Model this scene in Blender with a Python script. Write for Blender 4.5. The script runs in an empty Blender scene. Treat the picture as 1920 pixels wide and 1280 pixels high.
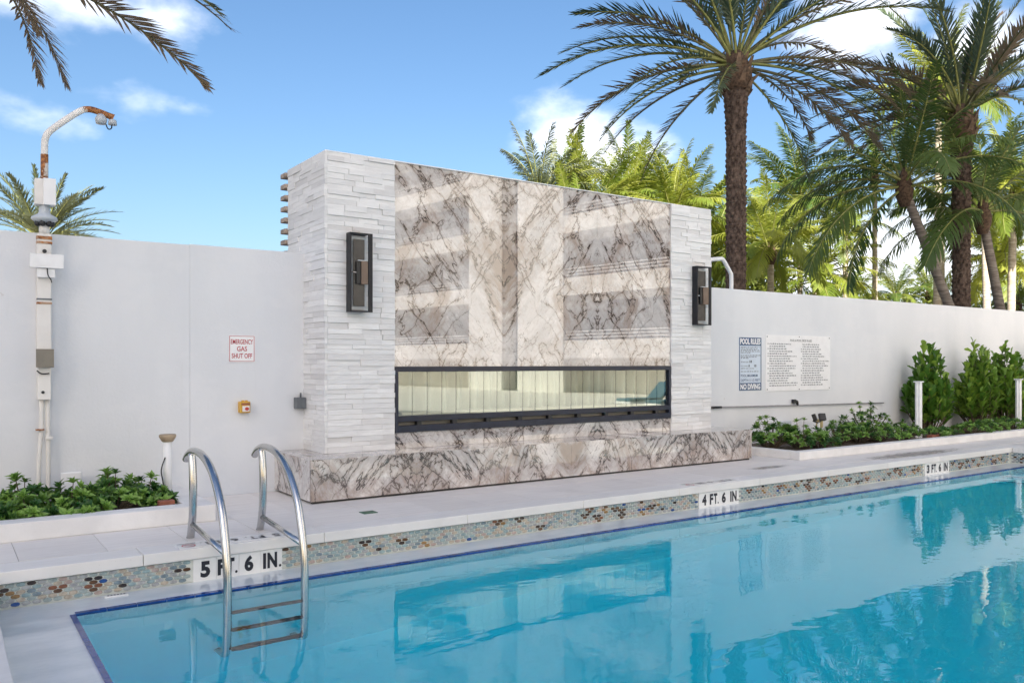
import bpy, bmesh, math, random
from mathutils import Vector, Matrix
random.seed(7)
R = math.radians
sc = bpy.context.scene
C = sc.collection

# ------------------------------------------------------------------ camera
cam_d = bpy.data.cameras.new('camera')
cam = bpy.data.objects.new('camera', cam_d); C.objects.link(cam)
cam_d.sensor_width = 36.0
cam_d.lens = 36.0 * 1544.73 / 1920.0
cam_d.shift_y = 40.5 / 1920.0
cam_d.clip_end = 2000
YAW = math.atan(1076.9 / 1544.73)
cam.location = (0, 0, 1.4)
cam.rotation_euler = (R(90), 0, -YAW)
sc.camera = cam

# ------------------------------------------------------------------ sun, sky, exposure
SUN_E = R(31)
SH = Vector((-0.6, -0.8))                      # horizontal direction towards the sun
sun_d = bpy.data.lights.new('sun', 'SUN'); sun_d.energy = 5.0; sun_d.angle = R(0.5); sun_d.color = (1.0, 0.93, 0.82)
sun = bpy.data.objects.new('sun', sun_d); C.objects.link(sun)
sv = Vector((SH.x * math.cos(SUN_E), SH.y * math.cos(SUN_E), math.sin(SUN_E)))
sun.rotation_euler = sv.to_track_quat('Z', 'Y').to_euler()
sun.location = (-40, -60, 60)

world = bpy.data.worlds.new('World'); sc.world = world; world.use_nodes = True
wn, wl = world.node_tree.nodes, world.node_tree.links
wn.clear()
def wnode(t, **k):
    n = wn.new(t)
    for a, b in k.items(): setattr(n, a, b)
    return n
w_out = wnode('ShaderNodeOutputWorld'); w_bg = wnode('ShaderNodeBackground'); w_bg.inputs[1].default_value = 0.075
wl.new(w_bg.outputs[0], w_out.inputs[0])
w_sky = wnode('ShaderNodeTexSky', sky_type='NISHITA', sun_disc=False)
w_sky.sun_elevation = SUN_E; w_sky.sun_rotation = math.atan2(SH.x, SH.y)
w_sky.altitude = 0; w_sky.air_density = 1.0; w_sky.dust_density = 2.9; w_sky.ozone_density = 2.0
w_tc = wnode('ShaderNodeTexCoord')
def wmath(op, a, b=None, c=None):
    n = wnode('ShaderNodeMath', operation=op)
    for i, v in enumerate((a, b, c)):
        if v is None: continue
        if isinstance(v, (int, float)): n.inputs[i].default_value = v
        else: wl.new(v, n.inputs[i])
    return n.outputs[0]
w_n = wnode('ShaderNodeTexNoise'); w_n.inputs['Scale'].default_value = 7.0; w_n.inputs['Detail'].default_value = 7.0; w_n.inputs['Roughness'].default_value = 0.55
w_map = wnode('ShaderNodeMapping'); w_map.inputs['Scale'].default_value = (1, 1, 1.8)
wl.new(w_tc.outputs['Generated'], w_map.inputs['Vector']); wl.new(w_map.outputs[0], w_n.inputs['Vector'])
# single clouds: direction, angular radius
CLOUDS = [((0.1067, 0.9222, 0.3705), .10), ((0.1795, 0.9171, 0.3563), .07), ((0.02, 0.935, 0.36), .06), ((0.6134, 0.7392, 0.2579), .085), ((0.6600, 0.7100, 0.2350), .07),
          ((0.8150, 0.4960, 0.3650), .085), ((0.8780, 0.4300, 0.3300), .08), ((0.9050, 0.4480, 0.1050), .17), ((0.8350, 0.5700, 0.1000), .12), 
          ((-0.5, 0.75, 0.42), .2), ((-0.8, 0.3, 0.3), .22), ((0.9, -0.2, 0.35), .2), ((-0.3, -0.8, 0.5), .2), ((0.4, 0.3, 0.85), .16)]
dmin = None
for c, r in CLOUDS:
    v = Vector(c).normalized()
    s = wnode('ShaderNodeVectorMath', operation='SUBTRACT'); wl.new(w_tc.outputs['Generated'], s.inputs[0]); s.inputs[1].default_value = v
    m = wnode('ShaderNodeVectorMath', operation='MULTIPLY'); wl.new(s.outputs[0], m.inputs[0]); m.inputs[1].default_value = (1 / r, 1 / r, 1.9 / r)
    l = wnode('ShaderNodeVectorMath', operation='LENGTH'); wl.new(m.outputs[0], l.inputs[0])
    dmin = l.outputs['Value'] if dmin is None else wmath('SMOOTH_MIN', dmin, l.outputs['Value'], 0.35)
faint = None                                      # thin wisps
for c, r in [((0.172, 0.938, 0.272), .05), ((0.222, 0.93, 0.275), .035), ((0.09, 0.955, 0.25), .06), ((-.2, .9, .3), .12)]:
    v = Vector(c).normalized()
    s = wnode('ShaderNodeVectorMath', operation='SUBTRACT'); wl.new(w_tc.outputs['Generated'], s.inputs[0]); s.inputs[1].default_value = v
    m = wnode('ShaderNodeVectorMath', operation='MULTIPLY'); wl.new(s.outputs[0], m.inputs[0]); m.inputs[1].default_value = (1 / r, 1 / r, 2.6 / r)
    l = wnode('ShaderNodeVectorMath', operation='LENGTH'); wl.new(m.outputs[0], l.inputs[0])
    faint = l.outputs['Value'] if faint is None else wmath('MINIMUM', faint, l.outputs['Value'])
w_n2 = wnode('ShaderNodeTexNoise'); w_n2.inputs['Scale'].default_value = 22.0; w_n2.inputs['Detail'].default_value = 6.0; wl.new(w_map.outputs[0], w_n2.inputs['Vector'])
ffac = wnode('ShaderNodeMapRange', interpolation_type='SMOOTHSTEP'); wl.new(wmath('ADD', faint, wmath('MULTIPLY', wmath('SUBTRACT', w_n2.outputs['Fac'], 0.5), 2.4)), ffac.inputs['Value'])
ffac.inputs['From Min'].default_value = 1.0; ffac.inputs['From Max'].default_value = -0.5; ffac.inputs['To Max'].default_value = 0.38
pert = wmath('MULTIPLY', wmath('SUBTRACT', w_n.outputs['Fac'], 0.5), 3.0)
fac = wnode('ShaderNodeMapRange', interpolation_type='SMOOTHSTEP'); wl.new(wmath('ADD', dmin, pert), fac.inputs['Value'])
fac.inputs['From Min'].default_value = 1.15; fac.inputs['From Max'].default_value = -0.15; fac.inputs['To Max'].default_value = 0.92
w_mix = wnode('ShaderNodeMix', data_type='RGBA'); wl.new(wmath('MAXIMUM', fac.outputs[0], ffac.outputs[0]), w_mix.inputs['Factor']); 
w_hs = wnode('ShaderNodeHueSaturation'); w_hs.inputs['Saturation'].default_value = 1.18
wl.new(w_sky.outputs[0], w_hs.inputs['Color']); wl.new(w_hs.outputs[0], w_mix.inputs['A'])
w_mix.inputs['B'].default_value = (8.6, 8.7, 9.0, 1)
wl.new(w_mix.outputs['Result'], w_bg.inputs[0])

sc.view_settings.view_transform = 'Standard'; sc.view_settings.look = 'None'
sc.view_settings.exposure = 1.5; sc.view_settings.gamma = 1.0; sc.view_settings.use_curve_mapping = False
sc.render.engine = 'CYCLES'
sc.cycles.use_denoising = True
sc.cycles.max_bounces = 20; sc.cycles.transmission_bounces = 16; sc.cycles.transparent_max_bounces = 12
sc.cycles.diffuse_bounces = 12; sc.cycles.glossy_bounces = 4
sc.cycles.caustics_refractive = True; sc.cycles.caustics_reflective = False; sc.cycles.sample_clamp_indirect = 4.0

# ------------------------------------------------------------------ material helpers
class NT:
    def __init__(s, name):
        s.m = bpy.data.materials.new(name); s.m.use_nodes = True
        s.n, s.l = s.m.node_tree.nodes, s.m.node_tree.links
        s.b = s.n['Principled BSDF']; s.out = s.n['Material Output']
    def node(s, t, **k):
        n = s.n.new(t)
        for a, b in k.items(): setattr(n, a, b)
        return n
    def put(s, sock, v):
        if hasattr(v, 'is_output') or isinstance(v, bpy.types.NodeSocket): s.l.new(v, sock)
        else: sock.default_value = v
    def coord(s, kind='Object', scale=(1, 1, 1), rot=(0, 0, 0), loc=(0, 0, 0)):
        t = s.node('ShaderNodeTexCoord'); m = s.node('ShaderNodeMapping')
        m.inputs['Scale'].default_value = scale; m.inputs['Rotation'].default_value = rot; m.inputs['Location'].default_value = loc
        s.l.new(t.outputs[kind], m.inputs['Vector']); return m.outputs[0]
    def world(s, scale=(1, 1, 1), rot=(0, 0, 0)):
        g = s.node('ShaderNodeNewGeometry'); m = s.node('ShaderNodeMapping'); m.inputs['Scale'].default_value = scale; m.inputs['Rotation'].default_value = rot
        s.l.new(g.outputs['Position'], m.inputs['Vector']); return m.outputs[0]
    def noise(s, vec, scale, detail=4, rough=.55, dist=0):
        n = s.node('ShaderNodeTexNoise'); s.l.new(vec, n.inputs['Vector'])
        n.inputs['Scale'].default_value = scale; n.inputs['Detail'].default_value = detail
        n.inputs['Roughness'].default_value = rough; n.inputs['Distortion'].default_value = dist
        return n.outputs['Fac']
    def math(s, op, a, b=None, c=None):
        n = s.node('ShaderNodeMath', operation=op)
        for i, v in enumerate((a, b, c)):
            if v is not None: s.put(n.inputs[i], v)
        return n.outputs[0]
    def ramp(s, v, a, b, ta=0.0, tb=1.0):
        n = s.node('ShaderNodeMapRange', interpolation_type='SMOOTHSTEP'); s.put(n.inputs['Value'], v)
        n.inputs['From Min'].default_value = a; n.inputs['From Max'].default_value = b
        n.inputs['To Min'].default_value = ta; n.inputs['To Max'].default_value = tb
        return n.outputs[0]
    def mix(s, f, a, b):
        n = s.node('ShaderNodeMix', data_type='RGBA')
        s.put(n.inputs['Factor'], f)
        s.put(n.inputs['A'], (*a, 1) if isinstance(a, tuple) else a); s.put(n.inputs['B'], (*b, 1) if isinstance(b, tuple) else b)
        return n.outputs['Result']
    def bump(s, h, dist=.01, strength=1.0):
        n = s.node('ShaderNodeBump'); s.put(n.inputs['Height'], h); n.inputs['Distance'].default_value = dist; n.inputs['Strength'].default_value = strength
        s.l.new(n.outputs[0], s.b.inputs['Normal']); return n.outputs[0]
    def rnd(s):
        return s.node('ShaderNodeObjectInfo').outputs['Random']
    def set(s, col=None, rough=None, metal=None, spec=None, ior=None):
        if col is not None: s.put(s.b.inputs['Base Color'], (*col, 1) if isinstance(col, tuple) else col)
        if rough is not None: s.put(s.b.inputs['Roughness'], rough)
        if metal is not None: s.b.inputs['Metallic'].default_value = metal
        if spec is not None: s.b.inputs['Specular IOR Level'].default_value = spec
        if ior is not None: s.b.inputs['IOR'].default_value = ior
        return s.m

def plain(name, col, rough=.5, metal=0, var=.12, scale=9, bump=0, bdist=.004, spec=.5):
    t = NT(name); v = t.world()
    n = t.noise(v, scale, 5)
    lo = tuple(c * (1 - var) for c in col); hi = tuple(min(1, c * (1 + var)) for c in col)
    t.set(t.mix(t.ramp(n, .3, .7), lo, hi), rough, metal, spec)
    if bump: t.bump(t.noise(v, scale * 8, 4), bdist, bump)
    return t.m

M = {}
# painted stucco wall
t = NT('white_stucco'); v = t.world()
big = t.noise(t.world((1, 1, .35)), 1.1, 4); fine = t.noise(v, 45, 5)
c = t.mix(t.ramp(big, .35, .72), (.665, .685, .715), (.72, .735, .76))
patch = t.ramp(t.noise(t.world((.6, 1, 1)), 2.3, 6, .65), .50, .62); c = t.mix(t.math('MULTIPLY', patch, .35), c, (.74, .75, .77))
spots = t.ramp(t.noise(v, 9, 3), .735, .77); c = t.mix(t.math('MULTIPLY', spots, .35), c, (.45, .43, .40))
streak = t.ramp(t.noise(t.world((6, 6, .5)), 2.4, 4), .63, .80)
c = t.mix(t.math('MULTIPLY', streak, .16), c, (.55, .54, .52))
t.set(c, .75, spec=.25); t.bump(t.math('ADD', fine, t.math('MULTIPLY', t.noise(v, 6, 3), 1.2)), .004, .5); M['stucco'] = t.m
M['white_paint'] = plain('white_paint', (.78, .785, .79), .5, var=.05)
t = NT('curb_paint'); v = t.world(); c = t.mix(t.ramp(t.noise(v, 3, 6), .35, .7), (.70, .69, .68), (.80, .79, .78))
c = t.mix(t.math('MULTIPLY', t.ramp(t.noise(t.world((1, 1, 4)), 7, 5), .64, .75), .35), c, (.42, .39, .36)); t.set(c, .65, spec=.3); t.bump(t.noise(v, 60, 4), .003, .4); M['curb'] = t.m
# porcelain pavers: faint streaks along X, some dirt
def paver_mat(name, a, b):
    t = NT(name); v = t.world()
    st = t.noise(t.world((.7, 7, 1)), 3.2, 5, .6); cl = t.noise(v, 1.6, 5)
    c = t.mix(t.ramp(st, .3, .7), a, b)
    c = t.mix(t.math('MULTIPLY', t.ramp(cl, .52, .75), .35), c, tuple(x * .78 for x in a))
    r = t.rnd(); c = t.mix(t.math('MULTIPLY', r, .40), c, tuple(x * .84 for x in a))
    sp = t.ramp(t.noise(v, 60, 2), .70, .76); c = t.mix(t.math('MULTIPLY', sp, .25), c, (.3, .27, .24))
    t.set(c, t.ramp(cl, .3, .7, .42, .6), spec=.4); t.bump(t.noise(v, 120, 3), .0015, .35); return t.m
M['paver'] = paver_mat('porcelain_paver', (.74, .70, .665), (.81, .775, .74))
M['coping'] = paver_mat('coping_stone', (.75, .725, .695), (.82, .795, .765))
t = NT('stained_paver'); v = t.world(); c = t.mix(t.ramp(t.noise(t.world((.7, 7, 1)), 3.2, 5), .3, .7), (.60, .57, .545), (.68, .655, .63))
M['grout'] = plain('grout', (.20, .18, .165), .9, var=.2)
M['stain'] = None
M['sand'] = plain('sandy_ground', (.42, .37, .29), .95, var=.2, scale=2, bump=.5, bdist=.02)
M['soil'] = plain('planter_soil', (.14, .105, .08), .95, var=.4, scale=20, bump=.8, bdist=.02)
M['deck_far'] = plain('deck_far', (.70, .665, .625), .6, var=.06, scale=2)
M['black_gap'] = plain('black_reveal', (.03, .028, .027), .7)  # black reveal strip recessed at the foot of the bench

# marble with bookmatched slabs
def marble(name, x0, w, warmth, axis='X'):
    t = NT(name)
    g = t.node('ShaderNodeNewGeometry'); sp = t.node('ShaderNodeSeparateXYZ'); t.l.new(g.outputs['Position'], sp.inputs[0])
    u = t.math('PINGPONG', t.math('SUBTRACT', sp.outputs[axis], x0), w)
    cb = t.node('ShaderNodeCombineXYZ'); t.l.new(u, cb.inputs[0]); t.l.new(sp.outputs['Y' if axis == 'X' else 'X'], cb.inputs[1]); t.l.new(sp.outputs['Z'], cb.inputs[2])
    def mp(scale, rot=(0, 0, 0), loc=(0, 0, 0)):
        m = t.node('ShaderNodeMapping'); m.inputs['Scale'].default_value = scale; m.inputs['Rotation'].default_value = rot; m.inputs['Location'].default_value = loc
        t.l.new(cb.outputs[0], m.inputs['Vector']); return m.outputs[0]
    def rs(rot, scale, loc):
        m = t.node('ShaderNodeMapping'); t.l.new(mp((1, 1, 1), (0, R(rot), 0), loc), m.inputs['Vector']); m.inputs['Scale'].default_value = scale; return m.outputs[0]
    wob = t.node('ShaderNodeTexNoise'); t.l.new(cb.outputs[0], wob.inputs['Vector']); wob.inputs['Scale'].default_value = 9; wob.inputs['Detail'].default_value = 5
    base = mp((1, 1, 1)); diag = rs(42, (1.5, 1, .42), (3.1, 0, 1.7))
    diag2 = rs(-34, (1.35, 1, .5), (7.3, 0, 4.1))
    cloud = t.noise(diag, 1.5, 7, .66, .3)
    c = t.mix(t.ramp(cloud, .34, .66), (.73, .695, .67), (.47, .45, .445))
    mott = t.noise(base, 16, 8, .72, .8)
    c = t.mix(t.math('MULTIPLY', t.ramp(mott, .46, .66), .55), c, (.38, .325, .295))
    warm = t.noise(diag2, 1.25, 8, .70, .35)
    c = t.mix(t.math('MULTIPLY', t.ramp(warm, .55 - warmth, .71 - warmth), .85), c, (.30, .215, .165))
    pale = t.noise(mp((1, 1, 1), loc=(11, 3, 5)), 2.2, 6, .6, .8); c = t.mix(t.math('MULTIPLY', t.ramp(pale, .55, .72), .6), c, (.80, .775, .76))
    if axis == 'X':
        du = t.math('DIVIDE', t.math('SUBTRACT', w, u), .34); dz = t.math('DIVIDE', t.math('SUBTRACT', sp.outputs['Z'], 2.52 if w < 2 else .3), .62 if w < 2 else .3)
        rad = t.math('SQRT', t.math('ADD', t.math('MULTIPLY', du, du), t.math('MULTIPLY', dz, dz)))
        bl = t.ramp(t.math('ADD', rad, t.math('MULTIPLY', t.math('SUBTRACT', t.noise(diag, 5, 8, .7), .5), 2.6)), 1.1, .25, 0, .85)
        c = t.mix(bl, c, (.24, .165, .12))
    def vein(vec, scale, width, mlo, mhi, strength, col, dist=.9, seed=0):
        nonlocal c
        n = t.noise(vec, scale, 8, .58, dist)
        d = t.math('ABSOLUTE', t.math('SUBTRACT', n, .5))
        line = t.ramp(d, width, width * .12)
        mask = t.ramp(t.noise(mp((1, 1, 1), loc=(seed, seed * 2, 1)), 1.7, 3), mlo, mhi)
        c = t.mix(t.math('MULTIPLY', t.math('MULTIPLY', line, mask), strength), c, col)
    vein(diag, 1.4, .055, .36, .56, .55, (.30, .235, .20), .12, 3)
    vein(diag2, 1.7, .050, .38, .58, .45, (.30, .24, .21), .2, 8)
    vein(diag, 1.4, .011, .32, .48, 1.0, (.045, .031, .025), .12, 3)
    vein(diag2, 1.7, .010, .34, .50, .95, (.07, .05, .04), .2, 8)
    vein(diag, 3.4, .012, .40, .58, .75, (.11, .08, .066), .2, 14)
    vein(base, 3.6, .011, .46, .60, .65, (.13, .10, .085), .3, 21)
    vein(diag2, 6.5, .02, .48, .64, .35, (.20, .165, .145), .3, 33)
    blot = t.ramp(t.noise(mp((1, 1, 1), loc=(2, 5, 9)), 7, 6, .7), .66, .76)
    c = t.mix(t.math('MULTIPLY', blot, t.ramp(warm, .45, .62)), c, (.07, .05, .04))
    t.set(c, .008, ior=1.5)
    t.b.inputs['IOR'].default_value = 1.95
    return t.m
M['marble_wall'] = marble('bookmatched_marble', 4.175, 1.5, .0)
M['marble_bench'] = marble('bench_marble', 4.21, 2.13, .055)
M['marble_side'] = marble('bench_end_marble', 6.0, 40, .09, 'Y')

# split-face stone
t = NT('split_face_stone'); v = t.world(); r = t.rnd()
c = t.mix(r, (.70, .70, .705), (.82, .82, .82))
c = t.mix(t.math('MULTIPLY', t.ramp(t.noise(t.world((2.0, 2.0, 14)), 2.4, 6, .6), .42, .66), .30), c, (.56, .555, .555))
c = t.mix(t.math('MULTIPLY', t.ramp(t.math('FRACT', t.math('MULTIPLY', r, 17.3)), .84, .96), .40), c, (.52, .505, .50))
t.set(c, .7, spec=.3); t.bump(t.math('ADD', t.noise(t.world((1, 1, 3)), 22, 6, .65), t.math('MULTIPLY', t.noise(v, 90, 4), .5)), .006, .55); M['stone'] = t.m

M['dark_metal'] = plain('dark_bronze_metal', (.014, .015, .020), .4, .0, var=.2, spec=.3)
M['frame_metal'] = plain('fireplace_frame_metal', (.012, .016, .034), .3, .0, var=.2, spec=.4)
M['bronze'] = plain('bronze_shade', (.16, .115, .09), .4, .3, var=.1)
M['smoked'] = plain('smoked_panel', (.050, .045, .042), .25, 0, var=.2)
M['frost'] = plain('frosted_edge', (.62, .66, .70), .25, 0, var=.05)
M['louver'] = plain('slat_wood', (.36, .29, .24), .7, 0, var=.3, scale=14)
M['cream'] = plain('cream_liner', (.62, .57, .47), .6, 0, var=.06)
t = NT('fluted_liner'); v = t.world(); c = t.mix(t.ramp(t.noise(t.world((3, 1, .6)), 1.3, 3), .35, .7), (.29, .32, .27), (.44, .46, .40)); t.set(c, .35, .0); M['liner'] = t.m
# coated glass
def glassy(name, tint, ior):
    t = NT(name); t.n.remove(t.b)
    tr = t.node('ShaderNodeBsdfTransparent'); tr.inputs[0].default_value = (*tint, 1)
    gl = t.node('ShaderNodeBsdfGlossy'); gl.inputs['Roughness'].default_value = .015; gl.inputs[0].default_value = (.95, 1, .96, 1)
    fr = t.node('ShaderNodeFresnel'); fr.inputs[0].default_value = ior
    mx = t.node('ShaderNodeMixShader'); bf = t.node('ShaderNodeNewGeometry').outputs['Backfacing']; t.l.new(t.math('ADD', t.math('MULTIPLY', bf, 1 / ior - ior), ior), fr.inputs[0])   # same reflectance on both faces of the sheet
    t.l.new(fr.outputs[0], mx.inputs[0]); t.l.new(tr.outputs[0], mx.inputs[1]); t.l.new(gl.outputs[0], mx.inputs[2])
    t.l.new(mx.outputs[0], t.out.inputs[0]); return t.m
M['glass'] = glassy('coated_glass', (.95, .98, .95), 2.1)
t = NT('stainless_steel'); n = t.noise(t.world((1, 1, .2)), 60, 3); t.set((.56, .555, .55), t.ramp(n, .3, .7, .14, .26), 1.0); M['steel'] = t.m
t = NT('underwater_tread'); t.set((.014, .014, .022), .6, spec=.2); M['tread'] = t.m

# pool
t = NT('pool_plaster'); v = t.world(); t.set(t.mix(t.ramp(t.noise(v, 1.2, 4), .3, .7), (.76, .93, .99), (.80, .95, 1.0)), .7); M['plaster'] = t.m
t = NT('ledge_plaster'); v = t.world(); t.set(t.mix(t.ramp(t.noise(t.world((1, 2.2, 1)), 3.0, 6, .6), .32, .68), (.60, .65, .675), (.74, .775, .79)), .5); t.b.inputs['Coat Weight'].default_value = 1.0; t.b.inputs['Coat Roughness'].default_value = .06; t.b.inputs['Coat IOR'].default_value = 1.33; t.bump(t.noise(v, 7, 2), .004, .12); M['ledge'] = t.m
M['blue_tile'] = plain('cobalt_tile', (.006, .050, .24), .12, var=.25, scale=5, spec=.6)
M['tile_grout'] = plain('mosaic_grout', (.60, .62, .57), .8, var=.08)
MOS = {'sea': (.33, .39, .375), 'aqua': (.27, .365, .375), 'grey': (.36, .37, .37), 'slate': (.19, .25, .28), 'sand': (.44, .38, .30), 'rose': (.42, .33, .29),
       'brown': (.10, .05, .022), 'umber': (.035, .022, .017), 'rust': (.19, .075, .035), 'cobalt': (.02, .07, .24), 'amber': (.27, .16, .06)}
for k, col in MOS.items():
    t = NT('mosaic_' + k); n = t.noise(t.world(), 28, 4); t.set(t.mix(t.ramp(n, .3, .7), tuple(x * .78 for x in col), tuple(min(1, x * 1.2) for x in col)), .16, spec=.5); M['m_' + k] = t.m
M['marker_tile'] = plain('marker_tile_white', (.78, .775, .755), .25, var=.04)
M['ink'] = plain('black_navy_ink', (.010, .011, .020), .4, var=.1)
M['red_ink'] = plain('red_ink', (.42, .018, .03), .5, var=.1)
M['blue_ink'] = plain('blue_ink', (.055, .10, .20), .5, var=.15)
M['grey_ink'] = plain('grey_ink', (.10, .11, .13), .6, var=.2)
M['sign_white'] = plain('sign_white', (.80, .80, .81), .4, var=.03)
M['sign_pale'] = plain('sign_pale_blue', (.58, .66, .76), .4, var=.03)
t = NT('water'); 
t.b.inputs['Transmission Weight'].default_value = 1.0
t.set((1, 1, 1), 0.0, ior=1.333)
wv = t.world((.55, 1.0, 1)); n1 = t.noise(wv, 2.3, 3, .5, .3); n2 = t.noise(t.world((.8, 1.1, 1)), 9.0, 2, .5, .2)
calm = t.ramp(t.noise(t.world((.35, .5, 1)), .8, 2), .38, .66, .25, 1.0)
t.bump(t.math('ADD', t.math('MULTIPLY', n1, 1.0), t.math('MULTIPLY', t.math('MULTIPLY', n2, calm), .26)), .0065, .6)
va = t.node('ShaderNodeVolumeAbsorption'); va.inputs['Color'].default_value = (.01, .96, .999, 1); va.inputs["Density"].default_value = .95
t.l.new(va.outputs[0], t.out.inputs['Volume']); M['water'] = t.m

# mast, boxes
def rusty(name, col, amount):
    t = NT(name); v = t.world(); n = t.noise(v, 7, 6, .65)
    c = t.mix(t.ramp(t.noise(v, 3, 4), .3, .7), tuple(x * .88 for x in col), col)
    f = t.ramp(n, amount, amount + .07); rc = t.mix(t.ramp(t.noise(v, 40, 4), .35, .65), (.16, .055, .02), (.42, .17, .045))
    t.set(t.mix(f, c, rc), .6); return t.m
M['mast'] = rusty('weathered_white_steel', (.76, .74, .71), .66)
M['mast_rust'] = rusty('rusted_steel', (.66, .60, .54), .44)
M['rust'] = rusty('rust_band', (.45, .30, .2), .42)
M['grey_box'] = plain('grey_box', (.13, .145, .16), .5, var=.1)
M['taupe'] = plain('taupe_box', (.20, .18, .145), .5, var=.08)
M['camera_grey'] = plain('camera_housing', (.46, .50, .54), .4, var=.05)
M['black'] = plain('black_plastic', (.012, .012, .014), .4)
M['yellow'] = plain('yellow_plastic', (.60, .34, .04), .45, var=.08)
M['red_button'] = plain('red_button', (.55, .06, .035), .4)
M['beige_cap'] = plain('beige_cap', (.36, .28, .19), .6, var=.12)
M['pvc'] = plain('grey_conduit', (.30, .30, .31), .5)
M['terracotta'] = plain('terracotta', (.28, .10, .065), .8, var=.2)
M['green_tile'] = plain('green_drain_cover', (.05, .13, .075), .6)
M['tan_box'] = plain('tan_box', (.55, .44, .22), .5)

# foliage
def leafmat(name, a, b, trans, back=None, rough=.45, rnd=.5, spec=.4):
    t = NT(name); v = t.world(); n = t.noise(v, 3.0, 4); r = t.rnd()
    f = t.math('ADD', t.math('MULTIPLY', n, 1 - rnd), t.math('MULTIPLY', r, rnd))
    c = t.mix(t.ramp(f, .2, .8), a, b); t.set(c, rough, spec=spec)
    tl = t.node('ShaderNodeBsdfTranslucent'); t.put(tl.inputs[0], t.mix(.5, c, back or tuple(min(1, x * 1.6) for x in b)))
    mx = t.node('ShaderNodeMixShader'); mx.inputs[0].default_value = trans
    t.l.new(t.b.outputs[0], mx.inputs[1]); t.l.new(tl.outputs[0], mx.inputs[2]); t.l.new(mx.outputs[0], t.out.inputs[0]); return t.m
M['date_leaf'] = leafmat('date_palm_leaf', (.040, .080, .050), (.115, .145, .080), .25)
M['date_dry'] = leafmat('date_palm_dry_leaf', (.13, .10, .065), (.26, .20, .14), .2)
M['silver_leaf'] = leafmat('silver_palm_leaf', (.085, .115, .065), (.20, .22, .13), .28)
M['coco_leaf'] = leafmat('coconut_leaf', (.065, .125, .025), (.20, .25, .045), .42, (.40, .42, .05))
M['coco_sunlit'] = leafmat('coconut_leaf_sunlit', (.13, .20, .03), (.34, .37, .06), .45, (.52, .52, .06))  # sunlight on the far fronds put into a yellower leaf colour
M['coco_shaded'] = leafmat('coconut_leaf_shaded', (.045, .095, .032), (.12, .18, .05), .36, (.16, .22, .03))  # shade on the leaning palms put into a darker leaf colour
M['stalk'] = plain('palm_stalk', (.19, .20, .055), .55, var=.25)
M['stalk_dark'] = plain('palm_stalk_dark', (.11, .105, .05), .6, var=.3)
t = NT('date_trunk_bark'); v = t.world(); n = t.noise(t.world((1, 1, .6)), 14, 5, .65)
t.set(t.mix(t.ramp(n, .3, .7), (.036, .025, .021), (.145, .105, .085)), .9, spec=.15); t.bump(t.noise(v, 40, 4), .01, .6); M['date_bark'] = t.m
t = NT('coconut_bark'); n = t.noise(t.world((1, 1, 9)), 3.5, 4); t.set(t.mix(t.ramp(n, .35, .65), (.12, .10, .088), (.24, .21, .185)), .9, spec=.2); M['coco_bark'] = t.m
t = NT('pale_bark'); n = t.noise(t.world((1, 1, 6)), 3.5, 4); t.set(t.mix(t.ramp(n, .35, .65), (.33, .28, .22), (.50, .44, .36)), .9, spec=.2); M['pale_bark'] = t.m
M['fibre'] = plain('palm_fibre', (.075, .045, .028), .95, var=.6, scale=18, bump=.6, bdist=.01)
M['leaf_base'] = plain('cut_leaf_base', (.13, .085, .055), .85, var=.5, scale=9)
M['shrub_leaf'] = leafmat('shrub_leaf', (.022, .085, .020), (.20, .35, .07), .22, rough=.32, rnd=.8)
M['clusia_leaf'] = leafmat('clusia_leaf', (.058, .15, .020), (.24, .37, .055), .22, rough=.35, rnd=.9)
M['hedge_leaf'] = leafmat('hedge_leaf', (.08, .12, .02), (.22, .24, .05), .3, rnd=.1)
M['stem'] = plain('shrub_stem', (.10, .075, .05), .8)
M['building'] = plain('building_white', (.86, .83, .77), .7, var=.03, scale=1)
M['building_glass'] = plain('building_glass', (.035, .045, .055), .08, var=.2, scale=1, spec=.8)

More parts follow.
